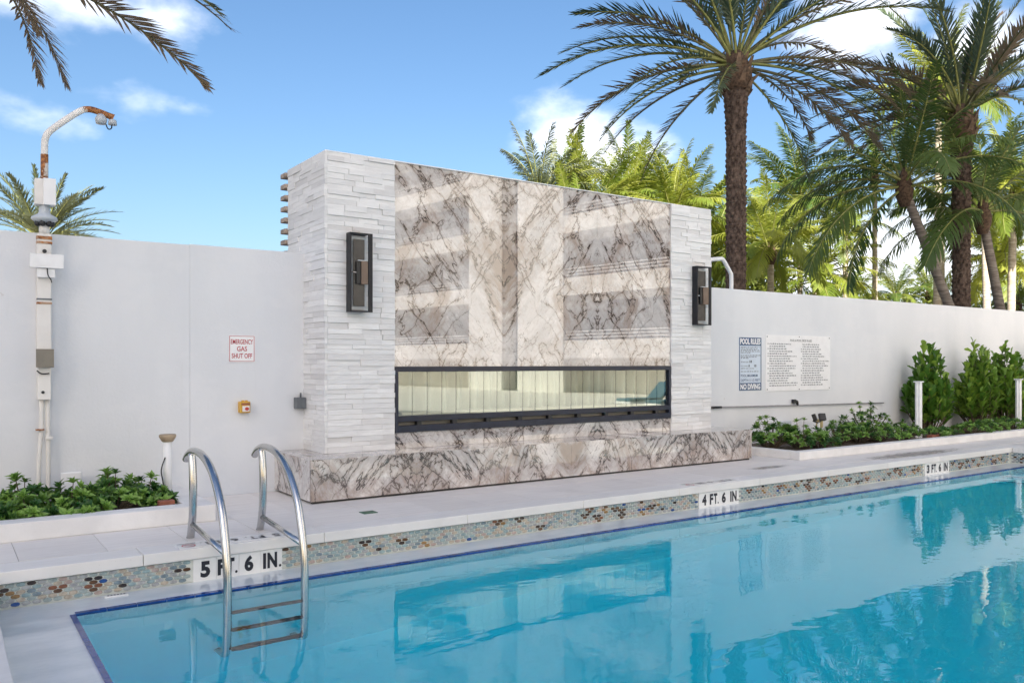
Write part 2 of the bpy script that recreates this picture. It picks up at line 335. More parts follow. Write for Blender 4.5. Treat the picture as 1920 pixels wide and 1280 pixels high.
# ------------------------------------------------------------------ mesh helpers
class MB:
    def __init__(s): s.v = []; s.f = []; s.mi = []; s.sm = []
    def add(s, vs, fs, mi=0, smooth=False):
        o = len(s.v); s.v += [tuple(p) for p in vs]
        for f in fs: s.f.append(tuple(i + o for i in f)); s.mi.append(mi); s.sm.append(smooth)
        return s
    def box(s, a, b, mi=0):
        x0, y0, z0 = a; x1, y1, z1 = b
        return s.add([(x0, y0, z0), (x1, y0, z0), (x1, y1, z0), (x0, y1, z0), (x0, y0, z1), (x1, y0, z1), (x1, y1, z1), (x0, y1, z1)],
                     [(0, 3, 2, 1), (4, 5, 6, 7), (0, 1, 5, 4), (1, 2, 6, 5), (2, 3, 7, 6), (3, 0, 4, 7)], mi)
    def tube(s, pts, rad, n=10, mi=0, smooth=True, caps=True):
        pts = [Vector(p) for p in pts]; k = len(pts)
        rr = rad if isinstance(rad, (list, tuple)) else [rad] * k
        tang = [(pts[min(i + 1, k - 1)] - pts[max(i - 1, 0)]).normalized() for i in range(k)]
        up = Vector((0, 0, 1)) if abs(tang[0].z) < .9 else Vector((1, 0, 0))
        nrm = (up - tang[0] * up.dot(tang[0])).normalized()
        vs = []
        for i in range(k):
            nrm = (nrm - tang[i] * nrm.dot(tang[i])).normalized(); bn = tang[i].cross(nrm)
            for j in range(n):
                a = 2 * math.pi * j / n; vs.append(pts[i] + (nrm * math.cos(a) + bn * math.sin(a)) * rr[i])
        fs = [(i * n + j, i * n + (j + 1) % n, (i + 1) * n + (j + 1) % n, (i + 1) * n + j) for i in range(k - 1) for j in range(n)]
        s.add(vs, fs, mi, smooth)
        if caps:
            o = len(s.v) - len(vs)
            s.f.append(tuple(o + j for j in reversed(range(n)))); s.mi.append(mi); s.sm.append(False)
            s.f.append(tuple(o + (k - 1) * n + j for j in range(n))); s.mi.append(mi); s.sm.append(False)
        return s
    def lathe(s, prof, c=(0, 0, 0), n=16, mi=0, smooth=True):
        pts = [(c[0], c[1], c[2] + z) for r, z in prof]
        vs = [(c[0] + r * math.cos(2 * math.pi * j / n), c[1] + r * math.sin(2 * math.pi * j / n), c[2] + z) for r, z in prof for j in range(n)]
        k = len(prof)
        fs = [(i * n + j, i * n + (j + 1) % n, (i + 1) * n + (j + 1) % n, (i + 1) * n + j) for i in range(k - 1) for j in range(n)]
        fs += [tuple(reversed(range(n))), tuple((k - 1) * n + j for j in range(n))]
        return s.add(vs, fs, mi, smooth)
    def mesh(s, name, mats):
        me = bpy.data.meshes.new(name); me.from_pydata(s.v, [], s.f)
        for m in (mats if isinstance(mats, (list, tuple)) else [mats]): me.materials.append(M[m] if isinstance(m, str) else m)
        me.polygons.foreach_set('material_index', s.mi); me.polygons.foreach_set('use_smooth', s.sm); me.update(); return me

def put(name, me, parent=None, loc=None):
    o = bpy.data.objects.new(name, me); C.objects.link(o)
    if parent: o.parent = parent
    if loc: o.location = loc
    return o
def build(name, mb, mats, parent=None, bevel=0, seg=2):
    o = put(name, mb.mesh(name, mats), parent)
    if bevel:
        b = o.modifiers.new('bevel', 'BEVEL'); b.width = bevel; b.segments = seg; b.limit_method = 'ANGLE'
    return o
def boxo(name, a, b, mat, parent=None, bevel=0): return build(name, MB().box(a, b), mat, parent, bevel)
def tag(o, label, cat, group=None, kind=None):
    if label: o['label'] = label
    if cat: o['category'] = cat
    if group: o['group'] = group
    if kind: o['kind'] = kind
    return o
def thing(name, label, cat, loc=(0, 0, 0), group=None):
    o = bpy.data.objects.new(name, None); C.objects.link(o); o.location = loc; o.empty_display_size = .2
    o.matrix_basis = Matrix.Translation(loc)
    return tag(o, label, cat, group)
def child(name, mb, mats, root, bevel=0):
    """part given in world coordinates under a root standing at its own base"""
    o = build(name, mb, mats, root, bevel); o.matrix_parent_inverse = Matrix.Translation(-Vector(root.location)); return o
def text_mesh(body, size, mat, bold=.0, sx=1.0, align='CENTER', spacing=1.0):
    cu = bpy.data.curves.new('text', 'FONT'); cu.body = body; cu.size = size; cu.align_x = align; cu.align_y = 'CENTER'
    cu.offset = bold; cu.space_character = spacing; cu.resolution_u = 3
    o = bpy.data.objects.new('text', cu); C.objects.link(o)
    dg = bpy.context.evaluated_depsgraph_get(); dg.update()
    me = bpy.data.meshes.new_from_object(o.evaluated_get(dg)); bpy.data.objects.remove(o); bpy.data.curves.remove(cu)
    if sx != 1: me.transform(Matrix.Diagonal((sx, 1, 1, 1)))
    me.materials.clear(); me.materials.append(M[mat]); return me
def bounds_fit(me, w, h):
    xs = [v.co.x for v in me.vertices]; ys = [v.co.y for v in me.vertices]
    cx, cy = (min(xs) + max(xs)) / 2, (min(ys) + max(ys)) / 2
    me.transform(Matrix.Translation((-cx, -cy, 0)))
    me.transform(Matrix.Diagonal((w / max(1e-6, max(xs) - min(xs)), h / max(1e-6, max(ys) - min(ys)), 1, 1))); return me
WALLM = Matrix.Rotation(R(90), 4, 'X')         # text lying in XY -> facing -Y

# ------------------------------------------------------------------ setting: ground, deck, pool
PX0, PX1, PY0, PY1 = .275, 14.6, -1.2, 6.505   # basin inside the coping
WZ = -.262; LZ = -.258                           # water level, ledge level
mb = MB(); o = 700
gx = [-o, PX0 - .5, PX1 + .5, o]; gy = [-o, PY0 - .5, PY1 + .25, o]
for i in range(3):
    for j in range(3):
        if i == 1 and j == 1: continue
        mb.add([(gx[i], gy[j], -.06), (gx[i + 1], gy[j], -.06), (gx[i + 1], gy[j + 1], -.06), (gx[i], gy[j + 1], -.06)], [(0, 1, 2, 3)])
ground = tag(build('ground', mb, 'sand'), None, None, kind='structure')
M['lawn'] = plain('lawn', (.07, .13, .035), .9, var=.3, scale=3, bump=.6, bdist=.03)
tag(build('terrace', MB().add([(23.2, -70, -.05), (60, -70, -.05), (60, 8.6, -.05), (23.2, 8.6, -.05)], [(0, 1, 2, 3)]), 'deck_far'), None, None, kind='structure')  # unseen pale paving, put in to bounce sunlight onto the walls
tag(build('terrace', MB().add([(-30, -70, -.05), (23.19, -70, -.05), (23.19, -6, -.05), (-30, -6, -.05)], [(0, 1, 2, 3)]), 'deck_far'), None, None, kind='structure')  # more unseen paving, kept pale for its reflection in the firebox glass
# deck slab under the pavers
deck = tag(build('pool_deck', MB().box((-7, 6.76, -.055), (23, 8.92, -.006)), 'grout'), None, None, kind='structure')
boxo('deck_slab', (-7, PY0 - 4, -.055), (PX0 - .30, 6.757, 0), 'deck_far', deck)
boxo('deck_slab', (PX1 + .30, PY0 - 4, -.055), (23, 6.757, 0), 'deck_far', deck)
boxo('deck_slab', (PX0 - .297, PY0 - 4, -.055), (PX1 + .297, PY0 - .30, 0), 'deck_far', deck)
rows = [(6.772, 7.497), (7.503, 8.227), (8.233, 8.895)]
pm = {}
for ri, (y0, y1) in enumerate(rows):
    for k in range(-4, 40):
        x0 = .472 + .57 * k + .002; x1 = x0 + .566
        if ri == 2 and x0 > 3.1 and x1 < 9.6: continue
        if ri >= 1 and x1 < 1.75 and ri == 2: continue
        if ri not in pm: pm[ri] = MB().box((0, 0, -.03), (.566, y1 - y0, 0)).mesh('paver', 'paver')
        p = put('paver', pm[ri], deck, (x0, y0, random.uniform(-.0006, .0006)))
cm = MB().box((0, 0, -.082), (1.386, .29, 0)).mesh('coping_stone', 'coping')
for k in range(0, 11):
    x0 = 1.236 - 1.39 + 1.39 * k
    p = put('coping_stone', cm, deck, (x0, 6.478, random.uniform(.0, .001)))
    b = p.modifiers.new('bevel', 'BEVEL'); b.width = .006; b.segments = 2
cm2 = MB().box((-.30, 0, -.082), (0, 1.27, 0)).mesh('coping_stone', 'coping')
for k in range(6):
    p = put('coping_stone', cm2, deck, (PX0, 6.474 - 1.275 * (k + 1), 0)); b = p.modifiers.new('bevel', 'BEVEL'); b.width = .006; b.segments = 2
    p = put('coping_stone', cm2, deck, (PX1 + .33, 6.474 - 1.275 * (k + 1), .001)); b = p.modifiers.new('bevel', 'BEVEL'); b.width = .006; b.segments = 2
for k in range(11):
    p = put('coping_stone', cm, deck, (PX0 + 1.39 * k, PY0 - .30, .0005))
# damp stains: sheets just above the pavers with a soft irregular edge
def stain(cx_, cy_, rx, ry, mat_seed):
    t = NT('damp_stain'); v = t.world()
    cc = t.coord('Object', (1 / rx, 1 / ry, 1)); ln = t.node('ShaderNodeVectorMath', operation='LENGTH'); t.l.new(cc, ln.inputs[0])
    f = t.ramp(t.math('ADD', ln.outputs['Value'], t.math('MULTIPLY', t.math('SUBTRACT', t.noise(t.world((1, 3, 1)), 6, 5), .5), 1.1)), 1.0, .45, 0, .45)
    t.set((.25, .21, .19), .35); tr = t.node('ShaderNodeBsdfTransparent'); mx = t.node('ShaderNodeMixShader')
    t.l.new(f, mx.inputs[0]); t.l.new(tr.outputs[0], mx.inputs[1]); t.l.new(t.b.outputs[0], mx.inputs[2]); t.l.new(mx.outputs[0], t.out.inputs[0])
    ob = put('damp_stain', MB().add([(-rx, -ry, 0), (rx, -ry, 0), (rx, ry, 0), (-rx, ry, 0)], [(0, 1, 2, 3)]).mesh('damp_stain', t.m), deck, (cx_, cy_, .004))
stain(12.3, 6.86, 1.5, .24, 1); stain(9.15, 7.1, .45, .12, 2)
tag(boxo('drain_cover', (3.245, 7.05, .001), (3.385, 7.17, .005), 'green_tile', None), 'small green square drain cover set in the pale deck pavers', 'drain cover')

# pool basin: walls, ledge and sloping floor
FD0, FD1 = WZ - 1.68, WZ - 1.07
pool = tag(build('pool_basin', MB().add(
    [(PX0 + .47, PY0, FD0), (PX1, PY0, FD1), (PX1, 6.115, FD1), (PX0 + .47, 6.115, FD0)], [(0, 1, 2, 3)]), 'plaster'), None, None, kind='structure')
boxo('overflow_ledge', (PX0 - .05, 6.113, LZ - .012), (PX1 + .3, 6.50, LZ), 'ledge', pool); boxo('basin_wall', (PX0 - .05, 6.115, FD0 - .1), (PX1 + .3, 6.498, LZ - .0125), 'plaster', pool)            # far wall with the overflow ledge on top
boxo('overflow_ledge', (PX0 - .05, PY0 - .2, LZ - .012), (PX0 + .472, 6.112, LZ), 'ledge', pool); boxo('basin_wall', (PX0 - .05, PY0 - .2, FD0 - .1), (PX0 + .47, 6.111, LZ - .0125), 'plaster', pool)
boxo('basin_wall', (PX1 - .003, PY0 - .2, FD0 - .1), (PX1 + .3, 6.112, LZ - .002), 'plaster', pool)
boxo('basin_wall', (PX0 + .473, PY0 - .2, FD0 - .1), (PX1 - .006, PY0, LZ), 'plaster', pool)
boxo('wall_backing', (PX0 - .05, 6.510, LZ - .1), (PX1 + .3, 6.72, -.083), 'tile_grout', pool)
boxo('wall_backing', (PX0 - .25, PY0 - .2, LZ - .1), (PX0 - .008, 6.507, -.083), 'tile_grout', pool)
boxo('wall_backing', (PX1 + .042, PY0 - .2, LZ - .1), (PX1 + .3, 6.507, -.083), 'tile_grout', pool)
for k in range(4):                                                                            # entry steps at the shallow end
    boxo('step', (PX1 - .36 * (k + 1), 2.2, FD1), (PX1 - .36 * k - .002, 6.10, WZ - .16 - .23 * k), 'plaster', pool, .02)
    boxo('step_edge', (PX1 - .36 * (k + 1) - .004, 2.2, WZ - .16 - .23 * k + .001), (PX1 - .36 * (k + 1) + .05, 6.098, WZ - .16 - .23 * k + .006), 'blue_tile', pool)
bt = MB().box((0, 0, -.03), (.186, .050, .006)).mesh('edge_tile', 'blue_tile')
for k in range(int((PX1 - .75) / .19) + 1):
    put('edge_tile', bt, pool, (PX0 + .472 + .19 * k, 6.105, LZ))
bt2 = MB().box((.016, 0, -.03), (.05, .186, .006)).mesh('edge_tile', 'blue_tile')
for k in range(36):
    put('edge_tile', bt2, pool, (PX0 + .42, 6.101 - .19 * (k + 1), LZ + .0005))

# mosaic waterline tiles: the 300 nearest are objects, the rest one mesh
def oval(w, h, d, n=8):
    vs = []; 
    for (sw, y) in ((1.0, 0), (.98, -d * .7), (.78, -d)):
        for j in range(n):
            a = 2 * math.pi * j / n; ca, sa = math.cos(a), math.sin(a)
            vs.append((w / 2 * sw * math.copysign(abs(ca) ** .85, ca), y, h / 2 * sw * math.copysign(abs(sa) ** .95, sa)))
    fs = [(r_ * n + j, r_ * n + (j + 1) % n, (r_ + 1) * n + (j + 1) % n, (r_ + 1) * n + j) for r_ in range(2) for j in range(n)] + [tuple(2 * n + j for j in range(n))]
    return vs, fs
TW, TH = .0635, .0262
keys = list(MOS)
ovs, ofs = oval(.058, .0288, .005)
om = {k: MB().add(ovs, ofs, 0, False).mesh('mosaic_tile', 'm_' + k) for k in keys}
spots = {}
nrow = 7
rng = random.Random(3)
def markers(x): return any(a - .02 < x < b + .02 for a, b in ((1.587, 2.275), (7.13, 7.83), (11.97, 12.655)))
ncol = int((PX1 - PX0) / TW)
grid = {}
for r_ in range(nrow):
    for c_ in range(ncol): grid[(r_, c_)] = rng.choices(['sea', 'aqua', 'grey', 'slate', 'sand', 'rose'], [5, 4, 5, 2, 3, 1.6])[0]
for k in range(int(ncol * .46)):                                                              # dark flower-like clusters of three
    r_, c_ = rng.randrange(1, nrow), rng.randrange(ncol); kk = rng.choice([['umber', 'umber', 'brown'], ['brown', 'brown', 'umber'], ['rust', 'brown', 'brown'], ['rust', 'rust', 'brown'], ['amber', 'sand', 'amber'], ['slate', 'slate', 'umber']])
    for (dr, dc), q in zip(((0, 0), (0, 1), (-1, r_ % 2)), kk):
        if (r_ + dr, c_ + dc) in grid: grid[(r_ + dr, c_ + dc)] = q
for k in range(26): grid[(rng.randrange(nrow), rng.randrange(ncol))] = 'cobalt'
rest = MB(); n_obj = 0
for c_ in range(ncol):
    for r_ in range(nrow):
        x = PX0 + .03 + TW * (c_ + (.5 if r_ % 2 else 0)); z = LZ + .012 + TH * (r_ + .45)
        if markers(x): continue
        q = grid[(r_, c_)]
        if n_obj < 300 : put('mosaic_tile', om[q], pool, (x, 6.508, z)); n_obj += 1
        else: rest.add([(a + x, b + 6.508, c + z) for a, b, c in ovs], ofs, keys.index(q))
for c_ in range(26):                                                                          # return wall at the shallow end
    for r_ in range(nrow):
        y = 6.46 - TW * (c_ + (.5 if r_ % 2 else 0)); z = LZ + .012 + TH * (r_ + .45)
        rest.add([(PX1 + .040 + b, y + a, c + z) for a, b, c in ovs], ofs, keys.index(rng.choice(['sea', 'slate', 'grey', 'aqua', 'brown'])))
tag(build('mosaic_tile_field', rest, ['m_' + k for k in keys], pool), None, None, kind='stuff')
skim = boxo('overflow_plate', (.965, 6.40, LZ + .001), (1.12, 6.445, LZ + .012), 'marker_tile', pool)
for k in range(6): boxo('slot', (.985 + .021 * k, 6.412, LZ + .0125), (.997 + .021 * k, 6.433, LZ + .0135), 'ink', skim)

# water: one closed body
wb = MB().box((PX0 - .03, PY0 - .1, FD0 - .05), (PX1 + .07, 6.52, WZ))
water = tag(build('water', wb, 'water'), None, None, kind='structure')

# ------------------------------------------------------------------ depth markers
def marker(x0, words, label, y=6.503):
    root = thing('depth_marker', label, 'depth marker', (x0, y, -.26), 'depth markers on the far pool wall')
    w = .172
    for k, s_ in enumerate(words):
        child('tile', MB().box((x0 + w * k + .001, y - .004, -.258), (x0 + w * (k + 1) - .001, y + .006, -.086)), 'marker_tile', root)
        for (ch, cxr, wd) in s_:
            me = bounds_fit(text_mesh(ch, .15, 'ink', .0075), wd * 1.1, .124 if ch != '.' else .022)
            ob = put('lettering', me, root); ob.matrix_parent_inverse = Matrix.Translation(-Vector(root.location))
            ob.matrix_basis = Matrix.Translation((x0 + w * k + cxr * w, y - .0055, -.171 if ch != '.' else -.222)) @ WALLM
W2 = lambda d: [[(d, .52, .066)], [('F', .22, .052), ('T', .62, .056), ('.', .88, .018)], [('6', .45, .064)], [('I', .17, .022), ('N', .53, .072), ('.', .90, .018)]]
marker(1.587, W2('5'), 'white depth marker tiles reading 5 FT. 6 IN. between the ladder rails')
marker(7.133, W2('4'), 'white depth marker tiles reading 4 FT. 6 IN. at the middle of the pool wall')
m3 = W2('3'); m3[3] = m3[3][:2]
marker(11.97, m3, 'white depth marker tiles reading 3 FT. 6 IN. near the pool steps')
def deck_marker(x0, n, digit, label, withsign):
    root = thing('deck_depth_marker', label, 'depth marker', (x0, 6.52, 0), 'depth markers set in the coping')
    words = ([None] if withsign else []) + list(reversed(W2(digit))); w = .172
    for k, s_ in enumerate(words):
        child('tile', MB().box((x0 + w * k + .001, 6.515, .0005), (x0 + w * (k + 1) - .001, 6.685, .0045)), 'marker_tile', root)
        if s_ is None:
            cxx, cyy = x0 + w * (k + .5), 6.59
            ring = MB(); nn = 20
            vs = [(cxx + r_ * math.cos(2 * math.pi * j / nn), cyy + r_ * math.sin(2 * math.pi * j / nn), .0053) for r_ in (.052, .042) for j in range(nn)]
            ring.add(vs, [(j, (j + 1) % nn, nn + (j + 1) % nn, nn + j) for j in range(nn)]); child('prohibition_ring', ring, 'red_ink', root)
            child('prohibition_bar', MB().add([(cxx - .036, cyy + .030, .0056), (cxx - .030, cyy + .036, .0056), (cxx + .036, cyy - .030, .0056), (cxx + .030, cyy - .036, .0056)], [(0, 3, 2, 1)]), 'red_ink', root)
            fig = MB().add([(cxx - .025, cyy + .012, .005), (cxx + .018, cyy - .012, .005), (cxx + .024, cyy - .004, .005), (cxx - .018, cyy + .02, .005)], [(0, 1, 2, 3)]); child('diver_figure', fig, 'ink', root)
            me = bounds_fit(text_mesh('NO DIVING', .03, 'ink', .0006), .13, .024); ob = put('lettering', me, root); ob.matrix_parent_inverse = Matrix.Translation(-Vector(root.location))
            ob.matrix_basis = Matrix.Translation((cxx, 6.667, .0055)) @ Matrix.Rotation(math.pi, 4, 'Z'); continue
        for (ch, cxr, wd) in s_:
            me = bounds_fit(text_mesh(ch, .15, 'ink', .007), wd * .95, .10 if ch != '.' else .017)
            ob = put('lettering', me, root); ob.matrix_parent_inverse = Matrix.Translation(-Vector(root.location))
            ob.matrix_basis = Matrix.Translation((x0 + w * (k + 1 - cxr), 6.60 if ch != '.' else 6.642, .0052)) @ Matrix.Rotation(math.pi, 4, 'Z')
deck_marker(1.49, 5, '5', 'white 5 FT. 6 IN. tiles with no-diving symbol lying on the coping at the ladder', True)
deck_marker(7.0, 5, '4', 'white depth tiles lying on the coping above the 4 FT. 6 IN. wall marker', True)

# ------------------------------------------------------------------ white garden walls and planters
gw = thing('garden_wall', 'white stucco wall to the left of the stone fireplace', 'wall', (-4, 8.9, 0))
child('wall_panel', MB().box((-14, 8.9, -.05), (2.1405, 9.12, 2.622)), 'stucco', gw, .003)
child('wall_panel', MB().box((2.1415, 8.901, -.05), (3.40, 9.12, 2.630)), 'stucco', gw, .003)
gw2 = thing('garden_wall', 'white stucco wall to the right of the fireplace with the rule boards', 'wall', (15, 8.9, 0))
child('wall_panel', MB().box((9.33, 8.9, -.05), (40, 9.12, 2.60)), 'stucco', gw2, .012)
kl = thing('planter_kerb', 'low white planter kerb at the left, in front of glossy shrubs', 'kerb', (-1, 7.52, 0))
child('kerb_front', MB().box((-7, 7.515, .0), (2.03, 7.72, .148)), 'curb', kl, .008)
child('kerb_return', MB().box((1.80, 7.7205, .0), (2.03, 8.897, .147)), 'curb', kl, .008)
tag(boxo('planter_soil', (-7, 7.7215, -.02), (1.798, 8.896, .085), 'soil'), None, None, kind='structure')
kr = thing('planter_kerb', 'low white planter kerb at the right, angled beside the marble bench', 'kerb', (15, 7.4, 0))
child('kerb_front', MB().box((10.18, 7.36, .0), (24, 7.52, .118)), 'curb', kr, .008)
child('kerb_return', MB().box((10.18, 7.5205, .0), (10.33, 8.897, .117)), 'curb', kr, .008)
tag(boxo('planter_soil', (10.3315, 7.5215, -.02), (24, 8.896, .07), 'soil'), None, None, kind='structure')

# ------------------------------------------------------------------ fireplace
fp = thing('outdoor_fireplace', 'tall fireplace of white split-face stone and veined marble with a long glass firebox', 'fireplace', (6.36, 8.5, 0))
FY, TOP, BT = 8.30, 3.650, .44
colL = child('column', MB().box((3.392, FY + .025, 0), (4.170, 9.40, TOP - .012)), 'stone', fp)
colR = child('column', MB().box((8.555, FY + .025, 0), (9.345, 9.40, TOP - .012)), 'stone', fp)
def ledger(col, face, a0, a1, seed, mean):
    rg = random.Random(seed); z = BT; shared = {}
    while z < TOP - .02:
        h = min(rg.choice([.048, .056, .056, .064]), TOP - z)
        if TOP - z - h < .03: h = TOP - z
        a = a0 - (rg.random() * .0)
        lim = a1 if (face == 'Y' or z > 2.55) else 8.96
        while a < lim - .001:
            l = rg.uniform(mean * .6, mean * 1.45)
            if lim - a - l < .12: l = lim - a
            d = rg.choice([.0, .004, .008, .013, .017])
            g = .0009
            if face == 'Y': A, B = (a + g, FY - .002 - d, z + g), (a + l - g, FY + .024, z + h - g)
            else: A, B = (3.366 - d * .8, a + g, z + g), (3.391, a + l - g, z + h - g)
            st = MB().box(A, B)
            # tiny unevenness of the split face
            st.v = [(x + rg.uniform(-.0006, .0006), y + rg.uniform(-.002, .002), zz) for x, y, zz in st.v]
            build('stone', st, 'stone', col); a += l
        z += h
ledger(colL, 'Y', 3.392, 4.186, 11, .30)
ledger(colL, 'X', FY - .012, 9.40, 12, .36)
ledger(colR, 'Y', 8.533, 9.362, 13, .31)
cap = child('cap', MB().box((3.372, FY - .004, TOP + .0005), (9.355, 9.40, TOP + .012)), 'white_paint', fp)
sl = [4.188, 5.675, 7.175, 8.531]
for i in range(3):
    child('marble_slab', MB().box((sl[i] + .0008, FY + .012, 1.362), (sl[i + 1] - .0008, FY + .06, TOP - .001)), 'marble_wall', fp)
    child('marble_slab', MB().box((sl[i] + .0008, FY + .012, BT + .001), (sl[i + 1] - .0008, FY + .06, .620)), 'marble_wall', fp)
child('core', MB().box((4.19, 8.80, .30), (8.53, 9.30, TOP - .03)), 'stucco', fp)
child('core', MB().box((4.19, FY + .062, 1.40), (8.53, 8.80, TOP - .04)), 'stucco', fp)
for k in range(8):
    z = 3.60 - .1305 * k
    child('slat', MB().box((3.325, 9.405, z - .028), (9.40, 9.56, z + .024)), 'louver', fp, .004)
for x in (3.9, 6.4, 8.9): child('slat_post', MB().box((x, 9.565, 0), (x + .07, 9.62, 3.66)), 'louver', fp)
# firebox
fx0, fx1, fy = 4.1895, 8.5295, FY - .012
fr = child('window_frame', MB().box((fx0, fy, 1.302), (fx1, fy + .10, 1.3605)), 'frame_metal', fp, .003)
def sub(name, mb, mat, par, bev=0):
    return build(name, mb, mat, par, bev)
sub('side_bar', MB().box((fx0, fy + .001, .6215), (fx0 + .042, fy + .10, 1.3015)), 'frame_metal', fr, .002)
sub('side_bar', MB().box((fx1 - .042, fy + .001, .6215), (fx1, fy + .10, 1.3015)), 'frame_metal', fr, .002)
sub('lower_rail', MB().box((fx0 + .0425, fy + .002, .742), (fx1 - .0425, fy + .09, .806)), 'frame_metal', fr, .003)
sub('bottom_rail', MB().box((fx0 + .0425, fy + .002, .6215), (fx1 - .0425, fy + .09, .697)), 'frame_metal', fr, .003)
sub('vent_slot', MB().box((fx0 + .0425, fy + .075, .6975), (fx1 - .0425, fy + .085, .7415)), 'taupe', fr)
for k in range(9): sub('vent_block', MB().box((fx0 + .28 + .47 * k, fy + .01, .6978), (fx0 + .34 + .47 * k, fy + .07, .7412)), 'black', fr)
npane = 22; pw = (fx1 - fx0 - .09) / npane
gm = MB().box((0, 0, 0), (pw - .005, .008, .494)).mesh('glass_pane', 'glass')
for k in range(npane):
    p = put('glass_pane', gm, fp); p.matrix_parent_inverse = Matrix.Translation(-Vector(fp.location))
    p.matrix_basis = Matrix.Translation((fx0 + .045 + pw * k + .0025, fy + .035, .807))
gk = MB().box((0, 0, 0), (.004, .010, .494)).mesh('gasket', 'black')
for k in range(1, npane):
    p = put('gasket', gk, fp); p.matrix_parent_inverse = Matrix.Translation(-Vector(fp.location)); p.matrix_basis = Matrix.Translation((fx0 + .045 + pw * k - .003, fy + .0445, .807))
fb = child('firebox', MB().box((fx0, fy + .10, .76), (fx1, 8.79, .806)).box((fx0, fy + .1005, 1.303), (fx1, 8.79, 1.36)), 'cream', fp)
fl = MB(); nn = 300; x0, x1 = fx0 + .02, fx1 - .02; vs = []
for k in range(nn + 1):
    x = x0 + (x1 - x0) * k / nn; y = 8.66 + .065 * math.sin(x * 2 * math.pi / .21 + 1.3 * math.sin(x * 1.9)) + .022 * math.sin(x * 2 * math.pi / .57)
    vs += [(x, y, .806), (x, y, 1.303)]
fl.add(vs, [(2 * k, 2 * k + 2, 2 * k + 3, 2 * k + 1) for k in range(nn)], 0, True); sub('fluted_back', fl, 'liner', fb)
sub('burner_tray', MB().box((fx0 + .15, 8.42, .8065), (fx1 - .15, 8.56, .835)), 'cream', fb, .004)
sub('firebox_end', MB().box((fx0 + .003, fy + .102, .8065), (fx0 + .018, 8.69, 1.3025)), 'liner', fb)
sub('firebox_end', MB().box((fx1 - .018, fy + .102, .8065), (fx1 - .003, 8.69, 1.3025)), 'liner', fb)
# hearth bench
hb = child('hearth_bench', MB().box((3.10, 7.90, .0), (9.63, FY + .01, .405)), 'black_gap', fp)
bs = [3.03, 4.21, 6.34, 8.47, 9.70]
for i in range(4):
    sub('marble_slab', MB().box((bs[i] + (.0005 if i else 0), 7.825, .024), (bs[i + 1] - .0008, 7.86, BT)), 'marble_bench', hb)
    y1 = FY - .02 if True else 0
    sub('marble_slab', MB().box((bs[i] + (.021 if i == 0 else .0005), 7.8605, BT - .03), (bs[i + 1] - (.021 if i == 3 else .0008), FY + .02, BT - .0005)), 'marble_bench', hb)
sub('marble_slab', MB().box((3.03, 7.8605, .024), (3.0505, 8.897, BT - .001)), 'marble_side', hb)
sub('marble_slab', MB().box((3.051, FY + .0205, BT - .03), (3.39, 8.897, BT - .0007)), 'marble_bench', hb)
sub('marble_slab', MB().box((9.6795, 7.8605, .024), (9.70, 8.897, BT - .001)), 'marble_side', hb)
sub('marble_slab', MB().box((9.346, FY + .0205, BT - .03), (9.679, 8.897, BT - .0007)), 'marble_bench', hb)
sub('toe_kick', MB().box((3.055, 7.85, .0), (9.675, 7.899, .03)), 'black_gap', hb)

# ------------------------------------------------------------------ sconces
def sconce(x0, x1, label):
    z0, z1, y = 1.948, 2.797, FY - .02
    s_ = thing('wall_sconce', label, 'sconce', ((x0 + x1) / 2, y, z0), 'sconces on the fireplace columns')
    d = .10
    child('back_plate', MB().box((x0 + .035, y - .016, z0 + .03), (x1 - .035, y - .001, z1 - .03)), 'frost', s_)
    child('smoked_panel', MB().box((x0 + .060, y - .055, z0 + .065), (x1 - .075, y - .045, z1 - .065)), 'smoked', s_, .002)
    child('frame_side', MB().box((x0, y - d, z0), (x0 + .020, y - .001, z1)), 'dark_metal', s_, .002)
    child('frame_side', MB().box((x1 - .048, y - d, z0), (x1, y - d + .02, z1)), 'dark_metal', s_, .002)
    child('frame_top', MB().box((x0 + .0205, y - d, z1 - .018), (x1 - .0485, y - .001, z1)), 'dark_metal', s_, .002)
    child('frame_bottom', MB().box((x0 + .0205, y - d, z0), (x1 - .0485, y - .001, z0 + .014)), 'dark_metal', s_, .002)
    zc = (z0 + z1) / 2
    child('lamp_shade', MB().box((x0 + .135, y - .095, zc - .125), (x1 - .053, y - .056, zc + .125)), 'bronze', s_, .003)
    child('lamp_core', MB().box((x0 + .085, y - .08, zc - .12), (x0 + .134, y - .0555, zc + .12)), 'black', s_, .002)
    child('lamp_top', MB().box((x0 + .10, y - .09, zc + .1255), (x1 - .06, y - .058, zc + .133)), 'frost', s_)
    child('rod', MB().tube([(x0 + .02, y - .07, zc), (x1 - .02, y - .07, zc)], .006, 8), 'steel', s_)
sconce(3.60, 3.865, 'tall black framed sconce on the left stone column')
sconce(8.945, 9.245, 'tall black framed sconce on the right stone column')

